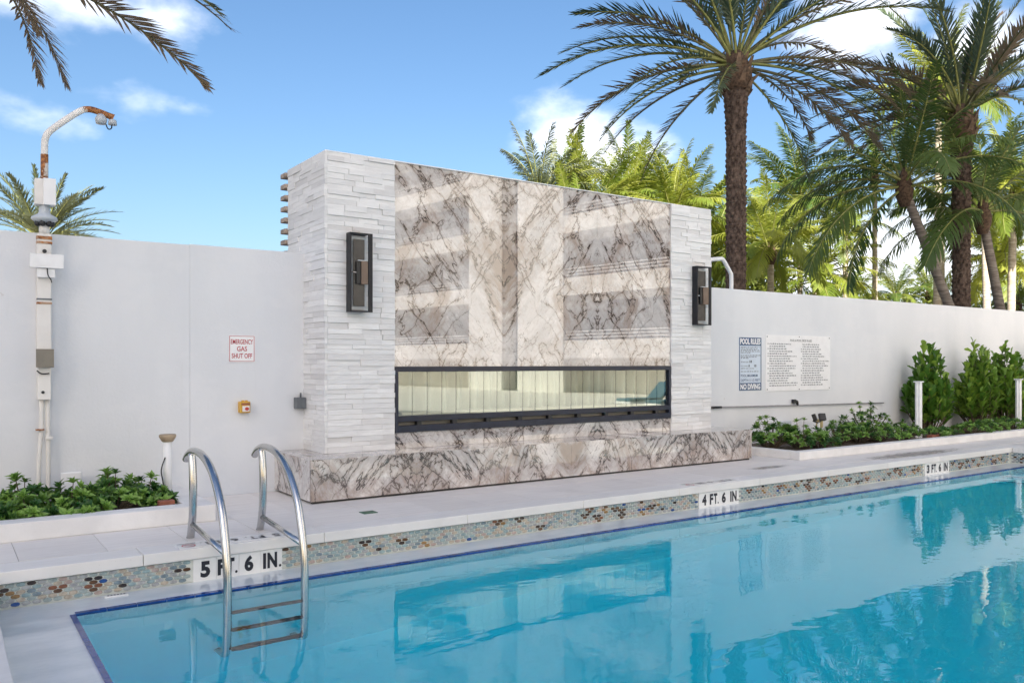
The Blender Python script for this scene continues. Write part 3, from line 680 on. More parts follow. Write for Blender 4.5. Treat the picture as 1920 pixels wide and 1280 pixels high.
# ------------------------------------------------------------------ pool ladder
ld = thing('pool_ladder', 'stainless steel pool ladder with two curved handrails and dark treads', 'ladder', (1.95, 6.4, 0))
def smooth_path(pts, n=5):
    P = [Vector(p) for p in pts]; P = [P[0] * 2 - P[1]] + P + [P[-1] * 2 - P[-2]]; out = []
    for i in range(1, len(P) - 2):
        for k in range(n):
            u = k / n; a, b, c, d = P[i - 1], P[i], P[i + 1], P[i + 2]
            out.append(.5 * ((2 * b) + (c - a) * u + (2 * a - 5 * b + 4 * c - d) * u * u + (3 * b - a - 3 * c + d) * u ** 3))
    return out + [P[-2]]
for X in (1.665, 2.225):
    arc = [(X, 7.045, .615), (X, 6.98, .660), (X, 6.86, .697), (X, 6.72, .708), (X, 6.55, .695), (X, 6.36, .643), (X, 6.19, .545), (X, 6.03, .37), (X, 5.935, .17), (X, 5.885, -.03), (X, 5.87, -.25), (X, 5.87, -.7), (X, 5.88, -1.2), (X, 5.93, -1.42), (X, 6.11, -1.5)]
    rail = child('handrail', MB().tube(smooth_path(arc), .029, 20), 'steel', ld)
    leg = [(X, 6.905, .0), (X, 6.865, .08), (X, 6.83, .22), (X, 6.815, .40), (X, 6.83, .56), (X, 6.86, .68)]
    child('deck_leg', MB().tube(smooth_path(leg), .030, 18), 'steel', ld)
    child('brace', MB().tube([(X, 6.85, .118), (X, 5.93, .058)], .021, 14), 'steel', ld)
    child('escutcheon', MB().lathe([(.032, 0.0005), (.032, .004), (.029, .006)], (X, 6.906, 0), 18), 'steel', ld)
for k, z in enumerate((-.56, -.93, -1.30)):
    child('tread', MB().box((1.69, 5.84, z - .014), (2.20, 5.90, z + .014)), 'tread', ld, .004)

# ------------------------------------------------------------------ wall-mounted things, left
s_ = thing('gas_sign', 'white sign with red letters reading EMERGENCY GAS SHUT OFF on the left wall', 'sign', (2.675, 8.895, 1.55))
child('panel', MB().box((2.534, 8.893, 1.410), (2.814, 8.8995, 1.697)), 'sign_white', s_)
for a, b in (((2.541, 8.8922, 1.417), (2.547, 8.8929, 1.690)), ((2.801, 8.8922, 1.417), (2.807, 8.8929, 1.690)), ((2.548, 8.8922, 1.417), (2.80, 8.8929, 1.422)), ((2.548, 8.8922, 1.685), (2.80, 8.8929, 1.690))):
    child('border', MB().box(a, b), 'red_ink', s_)
for body, z, w in (('EMERGENCY', 1.628, .236), ('GAS', 1.553, .108), ('SHUT OFF', 1.478, .218)):
    me = bounds_fit(text_mesh(body, .07, 'red_ink', .0012), w, .052); ob = put('lettering', me, s_); ob.matrix_parent_inverse = Matrix.Translation(-Vector(s_.location))
    ob.matrix_basis = Matrix.Translation((2.674, 8.8920, z)) @ WALLM
s_ = thing('emergency_stop', 'small yellow emergency stop box with red button on the left wall', 'switch', (2.69, 8.87, .865))
child('box', MB().box((2.632, 8.815, .870), (2.742, 8.899, .990)), 'yellow', s_, .008)
child('face', MB().box((2.655, 8.810, .885), (2.730, 8.8145, .945)), 'sign_white', s_)
child('band', MB().box((2.645, 8.8105, .955), (2.733, 8.8146, .975)), 'terracotta', s_)
child('button', MB().tube([(2.698, 8.812, .915), (2.698, 8.785, .915)], .018, 14), 'red_button', s_)
child('lug', MB().box((2.66, 8.84, .9905), (2.685, 8.87, 1.003)), 'yellow', s_); child('lug', MB().box((2.70, 8.84, .9905), (2.72, 8.87, 1.003)), 'yellow', s_)
s_ = thing('junction_box', 'dark grey junction box on the wall beside the left column', 'box', (3.30, 8.88, .89))
child('box', MB().box((3.245, 8.80, .895), (3.352, 8.899, 1.020)), 'grey_box', s_, .006); child('lid', MB().box((3.30, 8.792, .90), (3.350, 8.7995, 1.015)), 'grey_box', s_, .002)
child('conduit', MB().tube([(3.315, 8.87, 1.02), (3.315, 8.87, 1.07)], .01, 8), 'grey_box', s_)

# security mast
my = 8.78
s_ = thing('camera_mast', 'rusty white steel mast with gooseneck arm and security cameras on the left wall', 'mast', (.81, my, .3))
child('box_channel', MB().box((.755, my - .04, 1.52), (.868, 8.899, 2.60)), 'mast', s_, .006)
child('box_channel', MB().box((.760, my - .035, 1.06), (.866, 8.899, 1.518)), 'mast', s_, .006)
neck = [(.815, my, 2.60), (.815, my, 3.0), (.816, my, 3.38), (.826, my, 3.50), (.875, my, 3.58), (1.05, my, 3.745), (1.14, my, 3.815), (1.22, my, 3.825), (1.37, my, 3.79), (1.40, my, 3.78)]
child('gooseneck', MB().tube(smooth_path(neck[:7]), .030, 14), 'mast', s_)
child('gooseneck_end', MB().tube(smooth_path(neck[6:]), [.030] * 11 + [.031, .032, .033, .036, .036][:5], 14) if len(smooth_path(neck[6:])) == 16 else MB().tube(smooth_path(neck[6:]), .031, 14), 'mast_rust', s_)
child('rust_sleeve', MB().tube([(.815, my, 3.10), (.816, my, 3.34)], .0325, 14), 'mast_rust', s_)
child('cabinet', MB().box((.735, my - .05, 2.865), (.90, my + .06, 3.105)), 'mast', s_, .005)
child('cabinet_door', MB().box((.80, my - .085, 2.862), (.902, my - .0505, 3.108)), 'sign_white', s_, .004)
dome = child('camera_dome', MB().lathe([(.045, .17), (.047, .10), (.055, .085), (.105, .055), (.112, .035), (.095, .02), (.06, -.005), (.02, -.01)][::-1], (.815, my, 2.70), 22), 'camera_grey', s_)
for a in (200, 250, 300, 340):
    cx_, cy_ = .815 + .062 * math.cos(R(a)), my + .062 * math.sin(R(a)); o2 = build('lens', MB().lathe([(.005, -.036), (.02, -.03), (.027, -.01), (.022, .012), (.01, .02)], (cx_, cy_, 2.70), 10), 'black', dome)
child('pole_section', MB().tube([(.815, my, 2.60), (.815, my, 2.70)], .045, 14), 'mast', s_)
child('band', MB().box((.748, my - .046, 2.545), (.875, my + .01, 2.575)), 'rust', s_)
child('band', MB().box((.748, my - .046, 2.505), (.875, my + .01, 2.527)), 'rust', s_)
child('band', MB().box((.750, my - .045, 1.985), (.873, my + .01, 1.999)), 'grey_box', s_); child('band', MB().box((.750, my - .045, 1.945), (.873, my + .01, 1.965)), 'rust', s_)
child('lens', MB().tube([(.812, my - .041, 2.435), (.812, my - .055, 2.435)], .018, 14), 'black', s_)
child('cover_plate', MB().box((.690, my - .10, 2.275), (.965, my - .06, 2.405)), 'white_paint', s_, .004)
child('mount', MB().box((.75, my - .08, 2.19), (.895, my - .0405, 2.272)), 'white_paint', s_, .003)
child('cable', MB().tube(smooth_path([(.83, my - .085, 2.275), (.835, my - .10, 2.21), (.86, my - .09, 2.17), (.87, my - .045, 2.15)]), .005, 6), 'black', s_)
child('meter_box', MB().box((.742, my - .09, 1.36), (.885, my - .041, 1.53)), 'taupe', s_, .004)
child('cable', MB().tube(smooth_path([(.75, my - .045, 1.33), (.78, my - .055, 1.305), (.81, my - .05, 1.30), (.85, my - .05, 1.305)]), .006, 6), 'black', s_)
child('knockout', MB().tube([(.80, my - .036, 1.13), (.80, my - .042, 1.13)], .014, 12), 'black', s_)
child('conduit', MB().tube(smooth_path([(.795, my + .04, 1.06), (.795, my + .04, .8), (.775, my + .04, .5), (.77, my + .04, .08)]), .019, 10), 'mast', s_)
child('conduit', MB().tube(smooth_path([(.845, my + .04, 1.06), (.85, my + .04, .6), (.85, my + .04, .08)]), .019, 10), 'mast', s_)
child('pipe_clip', MB().box((.745, my, .775), (.815, my + .07, .787)), 'mast_rust', s_); child('pipe_clip', MB().box((.825, my, .69), (.885, my + .07, .715)), 'mast', s_)
fl = child('floodlight', MB().lathe([(.01, -.02), (.045, -.015), (.055, .03), (.03, .075), (.01, .08)], (1.29, my - .01, 3.715), 14), 'camera_grey', s_)
child('floodlight', MB().lathe([(.01, 0), (.04, .004), (.035, .05), (.01, .06)], (1.39, my - .02, 3.70), 12), 'camera_grey', s_)
child('cable', MB().tube(smooth_path([(1.33, my, 3.72), (1.35, my - .02, 3.66), (1.38, my - .02, 3.67), (1.385, my, 3.72)]), .006, 6), 'black', s_)

s_ = thing('path_light', 'slim white post light with beige cap in the left planter', 'light', (1.70, 8.42, .08))
child('post', MB().tube([(1.815, 8.40, .085), (1.815, 8.40, .66)], .042, 16), 'white_paint', s_)
child('cap', MB().lathe([(.048, -.035), (.06, -.02), (.078, .012), (.078, .03), (.07, .036)], (1.815, 8.40, .68), 18), 'beige_cap', s_)
child('cable', MB().tube(smooth_path([(1.785, 8.36, .50), (1.75, 8.36, .38), (1.765, 8.35, .25), (1.77, 8.36, .10)]), .006, 6), 'black', s_)
tag(boxo('access_cover', (.95, 8.78, .08), (1.125, 8.80, .37), 'sign_white', None, .01), 'plain white access cover standing behind the left shrubs', 'cover')
tag(boxo('access_cover', (11.63, 8.80, .07), (11.95, 8.83, .42), 'camera_grey', None, .01), 'pale grey access cover standing behind shrubs below the rule boards', 'cover')
tag(boxo('terracotta_block', (1.62, 7.80, .085), (1.75, 7.90, .17), 'terracotta', None, .006), 'small terracotta block at the end of the left planter', 'block')
tag(boxo('terracotta_block', (14.35, 7.66, .07), (14.62, 7.76, .135), 'terracotta', None, .006), 'flat terracotta block beside the white post in the right planter', 'block')

# ------------------------------------------------------------------ wall-mounted things, right
s_ = thing('pool_rules_sign', 'narrow blue bordered sign headed POOL RULES and ending NO DIVING', 'sign', (10.99, 8.895, .95))
x0, x1, z0, z1 = 10.71, 11.27, .950, 1.822
child('panel', MB().box((x0, 8.893, z0), (x1, 8.8995, z1)), 'sign_pale', s_)
child('header', MB().box((x0 + .001, 8.8915, z1 - .135), (x1 - .001, 8.8928, z1 - .001)), 'blue_ink', s_)
child('footer', MB().box((x0 + .001, 8.8915, z0 + .001), (x1 - .001, 8.8928, z0 + .125)), 'blue_ink', s_)
child('border', MB().box((x0 + .001, 8.8916, z0 + .126), (x0 + .02, 8.8928, z1 - .136)), 'blue_ink', s_); child('border', MB().box((x1 - .02, 8.8916, z0 + .126), (x1 - .001, 8.8928, z1 - .136)), 'blue_ink', s_)
def signtext(root, body, x, z, w, h, mat, bold=.001, y=8.8908):
    me = bounds_fit(text_mesh(body, .1, mat, bold), w, h); ob = put('lettering', me, root); ob.matrix_parent_inverse = Matrix.Translation(-Vector(root.location))
    ob.matrix_basis = Matrix.Translation((x, y, z)) @ WALLM
xc = (x0 + x1) / 2
signtext(s_, 'POOL RULES', xc, z1 - .066, .51, .098, 'sign_white', .004); signtext(s_, 'NO DIVING', xc, z0 + .063, .50, .092, 'sign_white', .004)
def wordrow(mb, xa, xb, z, h, rg, y):
    x = xa
    while x < xb - .02:
        w = rg.uniform(.018, .075); w = min(w, xb - x); n = max(2, int(w / .011)); 
        for q in range(n):                                        # print too small to read: a row of small strokes per word
            hh = h * rg.choice([.7, .8, 1.0]); mb.add([(x + w * q / n, y, z), (x + w * (q + .72) / n, y, z), (x + w * (q + .72) / n, y, z + hh), (x + w * q / n, y, z + hh)], [(0, 1, 2, 3)])
        x += w + .014
rg = random.Random(5); fine = MB()
for k, (z, e) in enumerate(((1.655, .49), (1.632, .42), (1.609, .47), (1.586, .49), (1.563, .24), (1.520, .50), (1.497, .42), (1.474, .21))): wordrow(fine, x0 + .04, x0 + .04 + e, z, .015, rg, 8.892)
signtext(s_, 'BATHING LOAD:', x0 + .135, 1.418, .19, .020, 'grey_ink'); signtext(s_, '18', x0 + .285, 1.425, .06, .042, 'ink', .003)
signtext(s_, 'POOL HOURS:', x0 + .125, 1.350, .17, .020, 'grey_ink'); signtext(s_, '8', x0 + .245, 1.356, .028, .042, 'ink', .003); signtext(s_, '10', x0 + .40, 1.356, .055, .042, 'ink', .003)
for z, e in ((1.305, .34), (1.255, .45)): wordrow(fine, x0 + .04, x0 + .04 + e, z, .016, rg, 8.892)
child('fine_print', fine, 'grey_ink', s_)['kind'] = 'stuff'
signtext(s_, 'POOL MAXIMUM', x0 + .25, 1.195, .42, .042, 'blue_ink', .0015); signtext(s_, 'DEPTH: 5 1/2 FEET', xc, 1.118, .48, .044, 'blue_ink', .0015)
s_ = thing('rules_board', 'wide white board printed with two columns of pool deck rules', 'sign', (12.28, 8.89, .92))
x0, x1, z0, z1 = 11.385, 13.18, .928, 1.875
child('board', MB().box((x0, 8.890, z0), (x1, 8.8995, z1)), 'sign_white', s_)
signtext(s_, 'POOL & POOL DECK RULES', (x0 + x1) / 2 + .05, 1.790, .60, .038, 'ink', .0012, 8.8890)
fine = MB()
for col in (0, 1):
    xa = x0 + .09 + col * .90; z = 1.715; k = 0
    while z > 1.00:
        first = rg.random() < .42
        if first: fine.add([(xa - .045, 8.8892, z), (xa - .028, 8.8892, z), (xa - .028, 8.8892, z + .022), (xa - .045, 8.8892, z + .022)], [(0, 1, 2, 3)])
        wordrow(fine, xa, xa + rg.uniform(.45, .78), z, .023, rg, 8.8892); z -= .0415
child('fine_print', fine, 'grey_ink', s_)['kind'] = 'stuff'
for px, pz in ((x0 + .03, z0 + .03), (x0 + .03, z1 - .03), (x1 - .03, z0 + .03), (x1 - .03, z1 - .03), (12.28, z0 + .02), (12.28, z1 - .02)): child('screw', MB().tube([(px, 8.8895, pz), (px, 8.886, pz)], .011, 8), 'grey_ink', s_)
s_ = thing('wall_conduit', 'thin dark grey conduit running along the right wall below the boards', 'pipe', (12.4, 8.86, .70))
child('pipe', MB().tube([(9.98, 8.865, .700), (14.85, 8.865, .640)], .012, 10), 'pvc', s_)
child('coupling', MB().tube([(9.98, 8.865, .70), (10.25, 8.865, .697)], .019, 10), 'black', s_)
child('elbow', MB().tube(smooth_path([(12.10, 8.86, .735), (12.17, 8.855, .74), (12.19, 8.86, .70), (12.19, 8.865, .665)]), .022, 8), 'black', s_)
child('elbow_box', MB().box((12.06, 8.835, .71), (12.13, 8.885, .775)), 'black', s_, .004)
s_ = thing('twin_floodlight', 'twin black floodlight on a short white post among the right shrubs', 'light', (12.3, 8.5, .07))
child('post', MB().tube([(12.20, 8.45, .07), (12.20, 8.45, .40)], .022, 10), 'white_paint', s_)
for dx, rz in ((-.15, .5), (.06, -.4)):
    h = MB().box((-.055, -.03, -.055), (.055, .03, .065)); o2 = build('lamp_head', h, 'black', s_, .006); o2.matrix_parent_inverse = Matrix.Translation(-Vector(s_.location))
    o2.matrix_basis = Matrix.Translation((12.20 + dx, 8.42, .485)) @ Matrix.Rotation(rz, 4, 'Z') @ Matrix.Rotation(-.35, 4, 'X')
child('bracket', MB().tube([(12.05, 8.45, .43), (12.20, 8.45, .39), (12.27, 8.45, .43)], .012, 8), 'black', s_)
child('back_box', MB().box((12.28, 8.50, .30), (12.40, 8.56, .45)), 'tan_box', s_, .005)
for x, lab in ((14.35, 'square white post light in front of the leftmost tall clusia shrub'), (18.15, 'square white post light at the far right end of the planter')):
    s_ = thing('post_light', lab, 'light', (x, 7.9, .07), 'white post lights in the right planter')
    child('post', MB().box((x - .042, 7.86, .07), (x + .042, 7.95, 1.055)), 'white_paint', s_, .006); child('cap', MB().box((x - .065, 7.84, 1.056), (x + .065, 7.97, 1.078)), 'white_paint', s_, .005)
    child('flange', MB().box((x - .075, 7.90, .07), (x - .0425, 7.912, 1.05)), 'white_paint', s_)
s_ = thing('vent_pipe', 'white bent vent pipe rising behind the right wall beside the column', 'pipe', (10.7, 9.3, 0))
child('pipe', MB().tube(smooth_path([(11.0, 9.3, 0), (11.0, 9.3, 2.4), (11.0, 9.3, 2.85), (10.97, 9.3, 2.93), (10.86, 9.3, 3.06), (10.80, 9.3, 3.12), (10.72, 9.3, 3.14), (10.3, 9.3, 3.08)]), .034, 14), 'white_paint', s_)
s_ = thing('loose_cables', 'thin loose cables dangling at the edge of the right stone column', 'cable', (9.5, 8.85, .85))
for pts in ([(9.41, 8.86, 1.33), (9.46, 8.85, 1.24), (9.62, 8.84, 1.28), (9.72, 8.85, 1.26), (9.60, 8.85, 1.17), (9.42, 8.86, 1.20)], [(9.41, 8.86, 1.12), (9.50, 8.85, 1.10), (9.47, 8.85, .98), (9.60, 8.84, .93), (9.56, 8.85, .86), (9.42, 8.86, .83)]):
    child('cable', MB().tube(smooth_path(pts), .004, 6), 'pvc', s_)

# ------------------------------------------------------------------ low shrubs: a rosette of leaves is one part
def leaf_blade(mb, base, d, up, L, W, mi=0, fold=.25, curl=.15):
    d = d.normalized(); side = d.cross(up)
    side = side.normalized() if side.length > 1e-4 else Vector((1, 0, 0)); n = side.cross(d).normalized()
    mid = base + d * L * .58 + n * (fold * W * .0); tip = base + d * L - n * curl * L
    a = mid + side * W * .5 + n * W * fold; b = mid - side * W * .5 + n * W * fold
    q = base + d * L * .22; c_ = q + side * W * .30 + n * W * fold * .6; e_ = q - side * W * .30 + n * W * fold * .6
    mb.add([base, c_, a, tip, b, e_, mid], [(0, 1, 6), (1, 2, 6), (2, 3, 6), (3, 4, 6), (4, 5, 6), (5, 0, 6)], mi)
def sprig_mesh(seed, n=11, L=.075, W=.034):
    rg = random.Random(seed); mb = MB()
    for i in range(n):
        az = i * 2.4 + rg.uniform(-.3, .3); el = R(12 + 62 * i / n + rg.uniform(-8, 8)); l = L * rg.uniform(.75, 1.1) * (1.0 - .35 * i / n)
        d = Vector((math.cos(az) * math.cos(el), math.sin(az) * math.cos(el), math.sin(el)))
        leaf_blade(mb, Vector((0, 0, .012 * i / n)), d, Vector((0, 0, 1)), l, W * l / L, 0)
    return mb.mesh('sprig', 'shrub_leaf')
SPR = [sprig_mesh(i) for i in range(6)]
SPR_S = [sprig_mesh(20 + i, 10, .062, .026) for i in range(5)]
def shrub(x, y, z0, w, h, n, label, group, lib, seed, spikes=0):
    rg = random.Random(seed); root = thing('low_shrub', label, 'shrub', (x, y, z0), group)
    st = MB()
    for i in range(n):
        u = (i + .5) / n; th = rg.random() * 2 * math.pi; ph = math.acos(1 - .93 * u)           # over the dome
        r_ = rg.uniform(.72, 1.08)
        p = Vector((w * r_ * math.sin(ph) * math.cos(th), w * r_ * math.sin(ph) * math.sin(th), max(.03, h * r_ * (.25 + .75 * math.cos(ph)))))
        if i < spikes: p = Vector((rg.uniform(-.35, .35) * w, rg.uniform(-.35, .35) * w, h * rg.uniform(1.05, 1.4)))
        q = Vector((p.x * .25, p.y * .25, 0)); st.tube([q, (p + q) / 2 + Vector((0, 0, .03)), p], [.006, .005, .003], 4, 0, True, False)
        o_ = put('sprig', rg.choice(lib), root, p); s = rg.uniform(1.05, 1.65); o_.scale = (s, s, s)
        nrm = (Vector((p.x, p.y, p.z * .5 + .25 * h)).normalized() + Vector((0, 0, .6)) + Vector((rg.uniform(-.3, .3), rg.uniform(-.3, .3), 0))).normalized()
        o_.rotation_euler = nrm.to_track_quat('Z', 'Y').to_euler(); o_.rotation_euler.rotate_axis('Z', rg.random() * 6)
    put('stems', st.mesh('stems', 'stem'), root)['kind'] = 'stuff'
LEFT = [(-.05, 8.05, .28, .30, 34, 2), (.30, 7.92, .26, .22, 34, 0), (.62, 7.98, .25, .22, 34, 1), (.62, 8.35, .26, .33, 34, 3), (.95, 8.10, .27, .30, 40, 3), (1.28, 8.02, .26, .24, 36, 1), (1.36, 8.45, .27, .36, 38, 3),
        (1.02, 7.90, .22, .16, 26, 0), (1.60, 8.25, .22, .26, 32, 2), (.20, 8.40, .25, .30, 30, 3), (1.66, 8.05, .14, .14, 16, 0)]
where = ['at the left edge of the frame', 'second low clump from the left edge by the kerb', 'low clump in front of the mast foot', 'taller clump right beneath the mast conduits', 'clump in front of the white access cover',
         'low clump right of the access cover by the kerb', 'tall clump between access cover and path light', 'flattest clump at the kerb below the access cover', 'clump just left of the path light', 'back clump at the wall near the left edge', 'tiny clump beside the terracotta block']
for i, (x, y, w, h, n, sp) in enumerate(LEFT):
    shrub(x, y, .08, w * .95, h * .68, n, 'glossy green shrub, ' + where[i], 'shrubs in the left planter', SPR, 40 + i, sp)
RIGHT = [(10.62, 8.2, .26, .36, 30, 3), (11.05, 7.95, .26, .30, 30, 2), (11.35, 7.85, .22, .18, 24, 0), (12.15, 8.05, .26, .30, 30, 2), (12.65, 8.0, .28, .26, 30, 1), (13.05, 7.95, .30, .28, 32, 3), (13.45, 8.35, .32, .46, 36, 4), (13.75, 7.9, .28, .24, 30, 1),
         (14.75, 7.78, .24, .16, 24, 0), (15.9, 7.75, .26, .18, 24, 0), (16.7, 7.78, .26, .22, 24, 0), (17.5, 7.75, .28, .22, 24, 0), (18.7, 7.75, .3, .2, 24, 0)]
wr = ['next to the end of the marble bench', 'in front of the grey access cover', 'lowest clump right of the grey access cover', 'around the twin floodlight post', 'just right of the twin floodlight', 'middle clump below the end of the rules board',
      'tallest low clump under the end of the wall conduit', 'left of the square white post', 'at the foot of the square white post', 'at the foot of the first tall clusia', 'between the first and second tall clusia', 'at the foot of the third tall clusia', 'at the right edge of the planter']
for i, (x, y, w, h, n, sp) in enumerate(RIGHT):
    shrub(x, y, .065, w * 1.35, h * 1.1, int(n * 2.1), 'small-leaved green shrub, ' + wr[i], 'shrubs in the right planter', SPR_S if i > 1 else SPR, 80 + i, sp)

# tall clusia shrubs: upright paddle leaves
def paddle(seed):
    mb = MB(); L, W = .165, .105
    mb.add([(0, -.008, 0), (0, .008, 0), (L * .45, W * .33, .012), (L * .80, W * .5, .010), (L, W * .2, -.006), (L, -W * .2, -.006), (L * .80, -W * .5, .010), (L * .45, -W * .33, .012), (L * .5, 0, -.004), (L * .85, 0, -.008)],
           [(0, 8, 7), (0, 1, 8), (1, 2, 8), (2, 3, 9, 8), (3, 4, 9), (4, 5, 9), (5, 6, 9), (6, 7, 8, 9)], 0, True)
    return mb
PAD = paddle(0).mesh('leaf', 'clusia_leaf')
def clusia(x, y, w, h, label, seed):
    rg = random.Random(seed); root = thing('clusia_shrub', label, 'shrub', (x, y, .065), 'tall clusia shrubs by the right wall')
    st = MB(); rest = MB(); n = 0; shoots = []
    for i in range(78):
        a = rg.random() * 2 * math.pi; rr = w * math.sqrt(rg.random()); zt = h * (1 - .55 * (rr / w) ** 2) * rg.uniform(.55, 1.02)
        shoots.append(((rr * math.cos(a) * .35, rr * math.sin(a) * .35, .0), (rr * math.cos(a), rr * math.sin(a), zt)))
    pv = paddle(0)
    for (b, e) in shoots:
        b, e = Vector(b), Vector(e); m = (b + e) / 2 + Vector((e.x * .25, e.y * .25, 0)); st.tube([b, m, e], [.012, .008, .004], 5, 0, True, False)
        k = int(max(8, 17 * e.z / 1.2))
        for j in range(k):
            u = 1 - .80 * (j / k) ** 1.1; p = b.lerp(m, u * 2) if u < .5 else m.lerp(e, u * 2 - 1)
            out = Vector((e.x, e.y, 0)); az = (math.atan2(out.y, out.x) if out.length > .05 else 0) + rg.uniform(-2.2, 2.2) if j else rg.random() * 6
            el = R(rg.uniform(25, 70)) if j > 2 else R(rg.uniform(55, 85)); s = rg.uniform(.75, 1.2)
            Mx = Matrix.Translation(p) @ Matrix.Rotation(az, 4, 'Z') @ Matrix.Rotation(-el, 4, 'Y') @ Matrix.Rotation(rg.uniform(-.6, .6), 4, 'X') @ Matrix.Scale(s, 4)
            near = (p.x * -.57 + p.y * -.82) > -.15 * w
            if near and n < 300:
                o_ = put('leaf', PAD, root); o_.matrix_basis = Mx; n += 1
            else: rest.add([Mx @ Vector(q) for q in pv.v], pv.f, 0, True)
    put('stems', st.mesh('stems', 'stem'), root)['kind'] = 'stuff'
    put('foliage', rest.mesh('foliage', 'clusia_leaf'), root)['kind'] = 'stuff'
clusia(15.62, 8.42, .41, 1.72, 'tall clusia shrub behind the square white post, leftmost of the row', 1)
clusia(17.5, 8.40, .40, 1.76, 'tall clusia shrub, second from the left along the right wall', 2)
clusia(18.75, 8.42, .40, 1.72, 'tall clusia shrub, third from the left and overlapping the second', 3)
clusia(20.6, 8.42, .48, 1.75, 'clusia shrub cut by the right edge of the frame', 4)

# ------------------------------------------------------------------ palms
def frond_mesh(L, e0, e1, style, seed, leafmat, stalkmat, pairs=None, sway=0.0):
    rg = random.Random(seed); mb = MB(); N = 16
    pts = [Vector((0, 0, 0))]; tang = []
    for i in range(N):
        s = (i + .5) / N; e = R(e0 + (e1 - e0) * s ** (1.15 if style == 'date' else 1.0)); y = sway * s
        d = Vector((math.cos(e) * math.cos(y), math.cos(e) * math.sin(y), math.sin(e))); tang.append(d); pts.append(pts[-1] + d * L / N)
    def at(s):
        f = min(s * N, N - 1e-4); i = int(f); return pts[i].lerp(pts[i + 1], f - i), tang[i]
    r0 = .035 if style == 'date' else .04
    mb.tube(pts, [r0 * (1 - i / N) ** .8 + .005 for i in range(N + 1)], 4, 1, True, False)
    n = pairs or (72 if style == 'date' else 66)
    for i in range(n):
        s0 = .24 if style == 'date' else .15; s = s0 + (1 - s0) * (i + rg.uniform(-.2, .2)) / n; s = min(max(s, .12), .999)
        p, T = at(s); S = Vector((0, 0, 1)).cross(T)
        S = S.normalized() if S.length > .05 else Vector((0, 1, 0)); Nn = T.cross(S).normalized()
        prof = min(1, (s - s0 + .05) / .2) * (1 - .72 * max(0, (s - .55) / .45) ** 1.4)
        for sg in (-1, 1):
            if rg.random() < (.09 if style == 'date' else .05): continue      # torn or lost leaflets
            if style == 'date':
                A = R(58 - 34 * s + rg.uniform(-7, 7)); V = R(24 + rg.uniform(-24, 24)); l = (.52 * prof + .07) * rg.uniform(.6, 1.12) * L / 3.8; w = .042
                d = (T * math.cos(A) + (S * sg * math.cos(V) + Nn * math.sin(V)) * math.sin(A)).normalized(); dr = .10
            else:
                A = R(66 - 30 * s + rg.uniform(-6, 6)); V = R(rg.uniform(-12, 22) - 26 * s); l = (.80 * prof + .08) * rg.uniform(.85, 1.1) * L / 4.2; w = .052
                d = (T * math.cos(A) + (S * sg * math.cos(V) + Nn * math.sin(V)) * math.sin(A)).normalized(); dr = rg.uniform(.35, .62)
            W = d.cross(Nn).normalized() * w * .5
            mid = p + d * l * .5 + Vector((0, 0, -dr * l * .16)); tip = p + d * l * (.96 - dr * .2) + Vector((0, 0, -dr * l * .62))
            mb.add([p - W * .6, p + W * .6, mid + W, mid - W, tip], [(0, 1, 2, 3), (3, 2, 4)], 0)
    return mb.mesh('frond', [leafmat, stalkmat])
DATE_E = [(84, 62), (74, 40), (62, 18), (48, 0), (35, -18), (20, -35), (6, -48), (-10, -60), (-30, -72)]
COCO_E = [(86, 60), (76, 25), (62, -5), (48, -35), (32, -55), (14, -72), (-8, -80), (-30, -86)]
LIB = {}
def lib(style, leaf, stalk):
    k = (style, leaf)
    if k not in LIB:
        LIB[k] = [frond_mesh(3.8 if style == 'date' else 4.2, a, b, style, i * 7 + len(LIB), leaf, stalk, sway=random.uniform(-.25, .25)) for i, (a, b) in enumerate(DATE_E if style == 'date' else COCO_E)]
    return LIB[k]
def date_trunk(h, r, topr, seed):
    rg = random.Random(seed); rings = int(h / .026); seg = 40; vs = []; fs = []
    for i in range(rings + 1):
        z = h * i / rings; rr = r * (1.12 - .12 * min(1, z / 1.2)) + (topr - r) * max(0, (z - h + 1.5) / 1.5) ** 1.6
        if z > h - .12: rr *= 1 - .6 * (z - h + .12) / .12
        for j in range(seg):
            a = 2 * math.pi * j / seg; row = z / .115; k = math.floor(row); fz = row - k
            fa = (a / (2 * math.pi) * 11 + .5 * (k % 2)) % 1.0
            b = max(0, 1 - abs(fa - .5) * 2.1) * (fz ** .7) * (1 if fz < .85 else (1 - fz) / .15)
            jit = (math.sin(k * 12.9 + math.floor(a / (2 * math.pi) * 11 + .5 * (k % 2)) * 78.2) * 43758.5) % 1
            q = rr * .92 + .05 * b * (.55 + .9 * jit) + rg.uniform(-.004, .004)
            vs.append((q * math.cos(a), q * math.sin(a), z))
    fs = [(i * seg + j, i * seg + (j + 1) % seg, (i + 1) * seg + (j + 1) % seg, (i + 1) * seg + j) for i in range(rings) for j in range(seg)]
    fs.append(tuple(rings * seg + j for j in range(seg)))
    return MB().add(vs, fs, 0, False)
RAZ = -YAW                                       # world angle of the picture's right-hand direction
def fronds(root, top, style, leaf, stalk, specs, rg, dry=None):
    """specs: (azimuth from picture-right in degrees, library index, length scale)"""
    L_ = lib(style, leaf, stalk); D_ = lib(style, dry, 'stalk_dark') if dry else None
    for az, idx, s in specs:
        use = D_ if (D_ and rg.random() < (.16 if idx < 4 else .5)) else L_
        o_ = put('frond', use[idx], root); 
        o_.matrix_basis = Matrix.Translation(Vector(top) + Vector((rg.uniform(-.05, .05), rg.uniform(-.05, .05), rg.uniform(-.1, .05)))) @ Matrix.Rotation(R(az) + RAZ, 4, 'Z') @ Matrix.Rotation(rg.uniform(-.25, .25), 4, 'X') @ Matrix.Rotation(R(rg.uniform(-5, 5)), 4, 'Y') @ Matrix.Scale(s, 4)
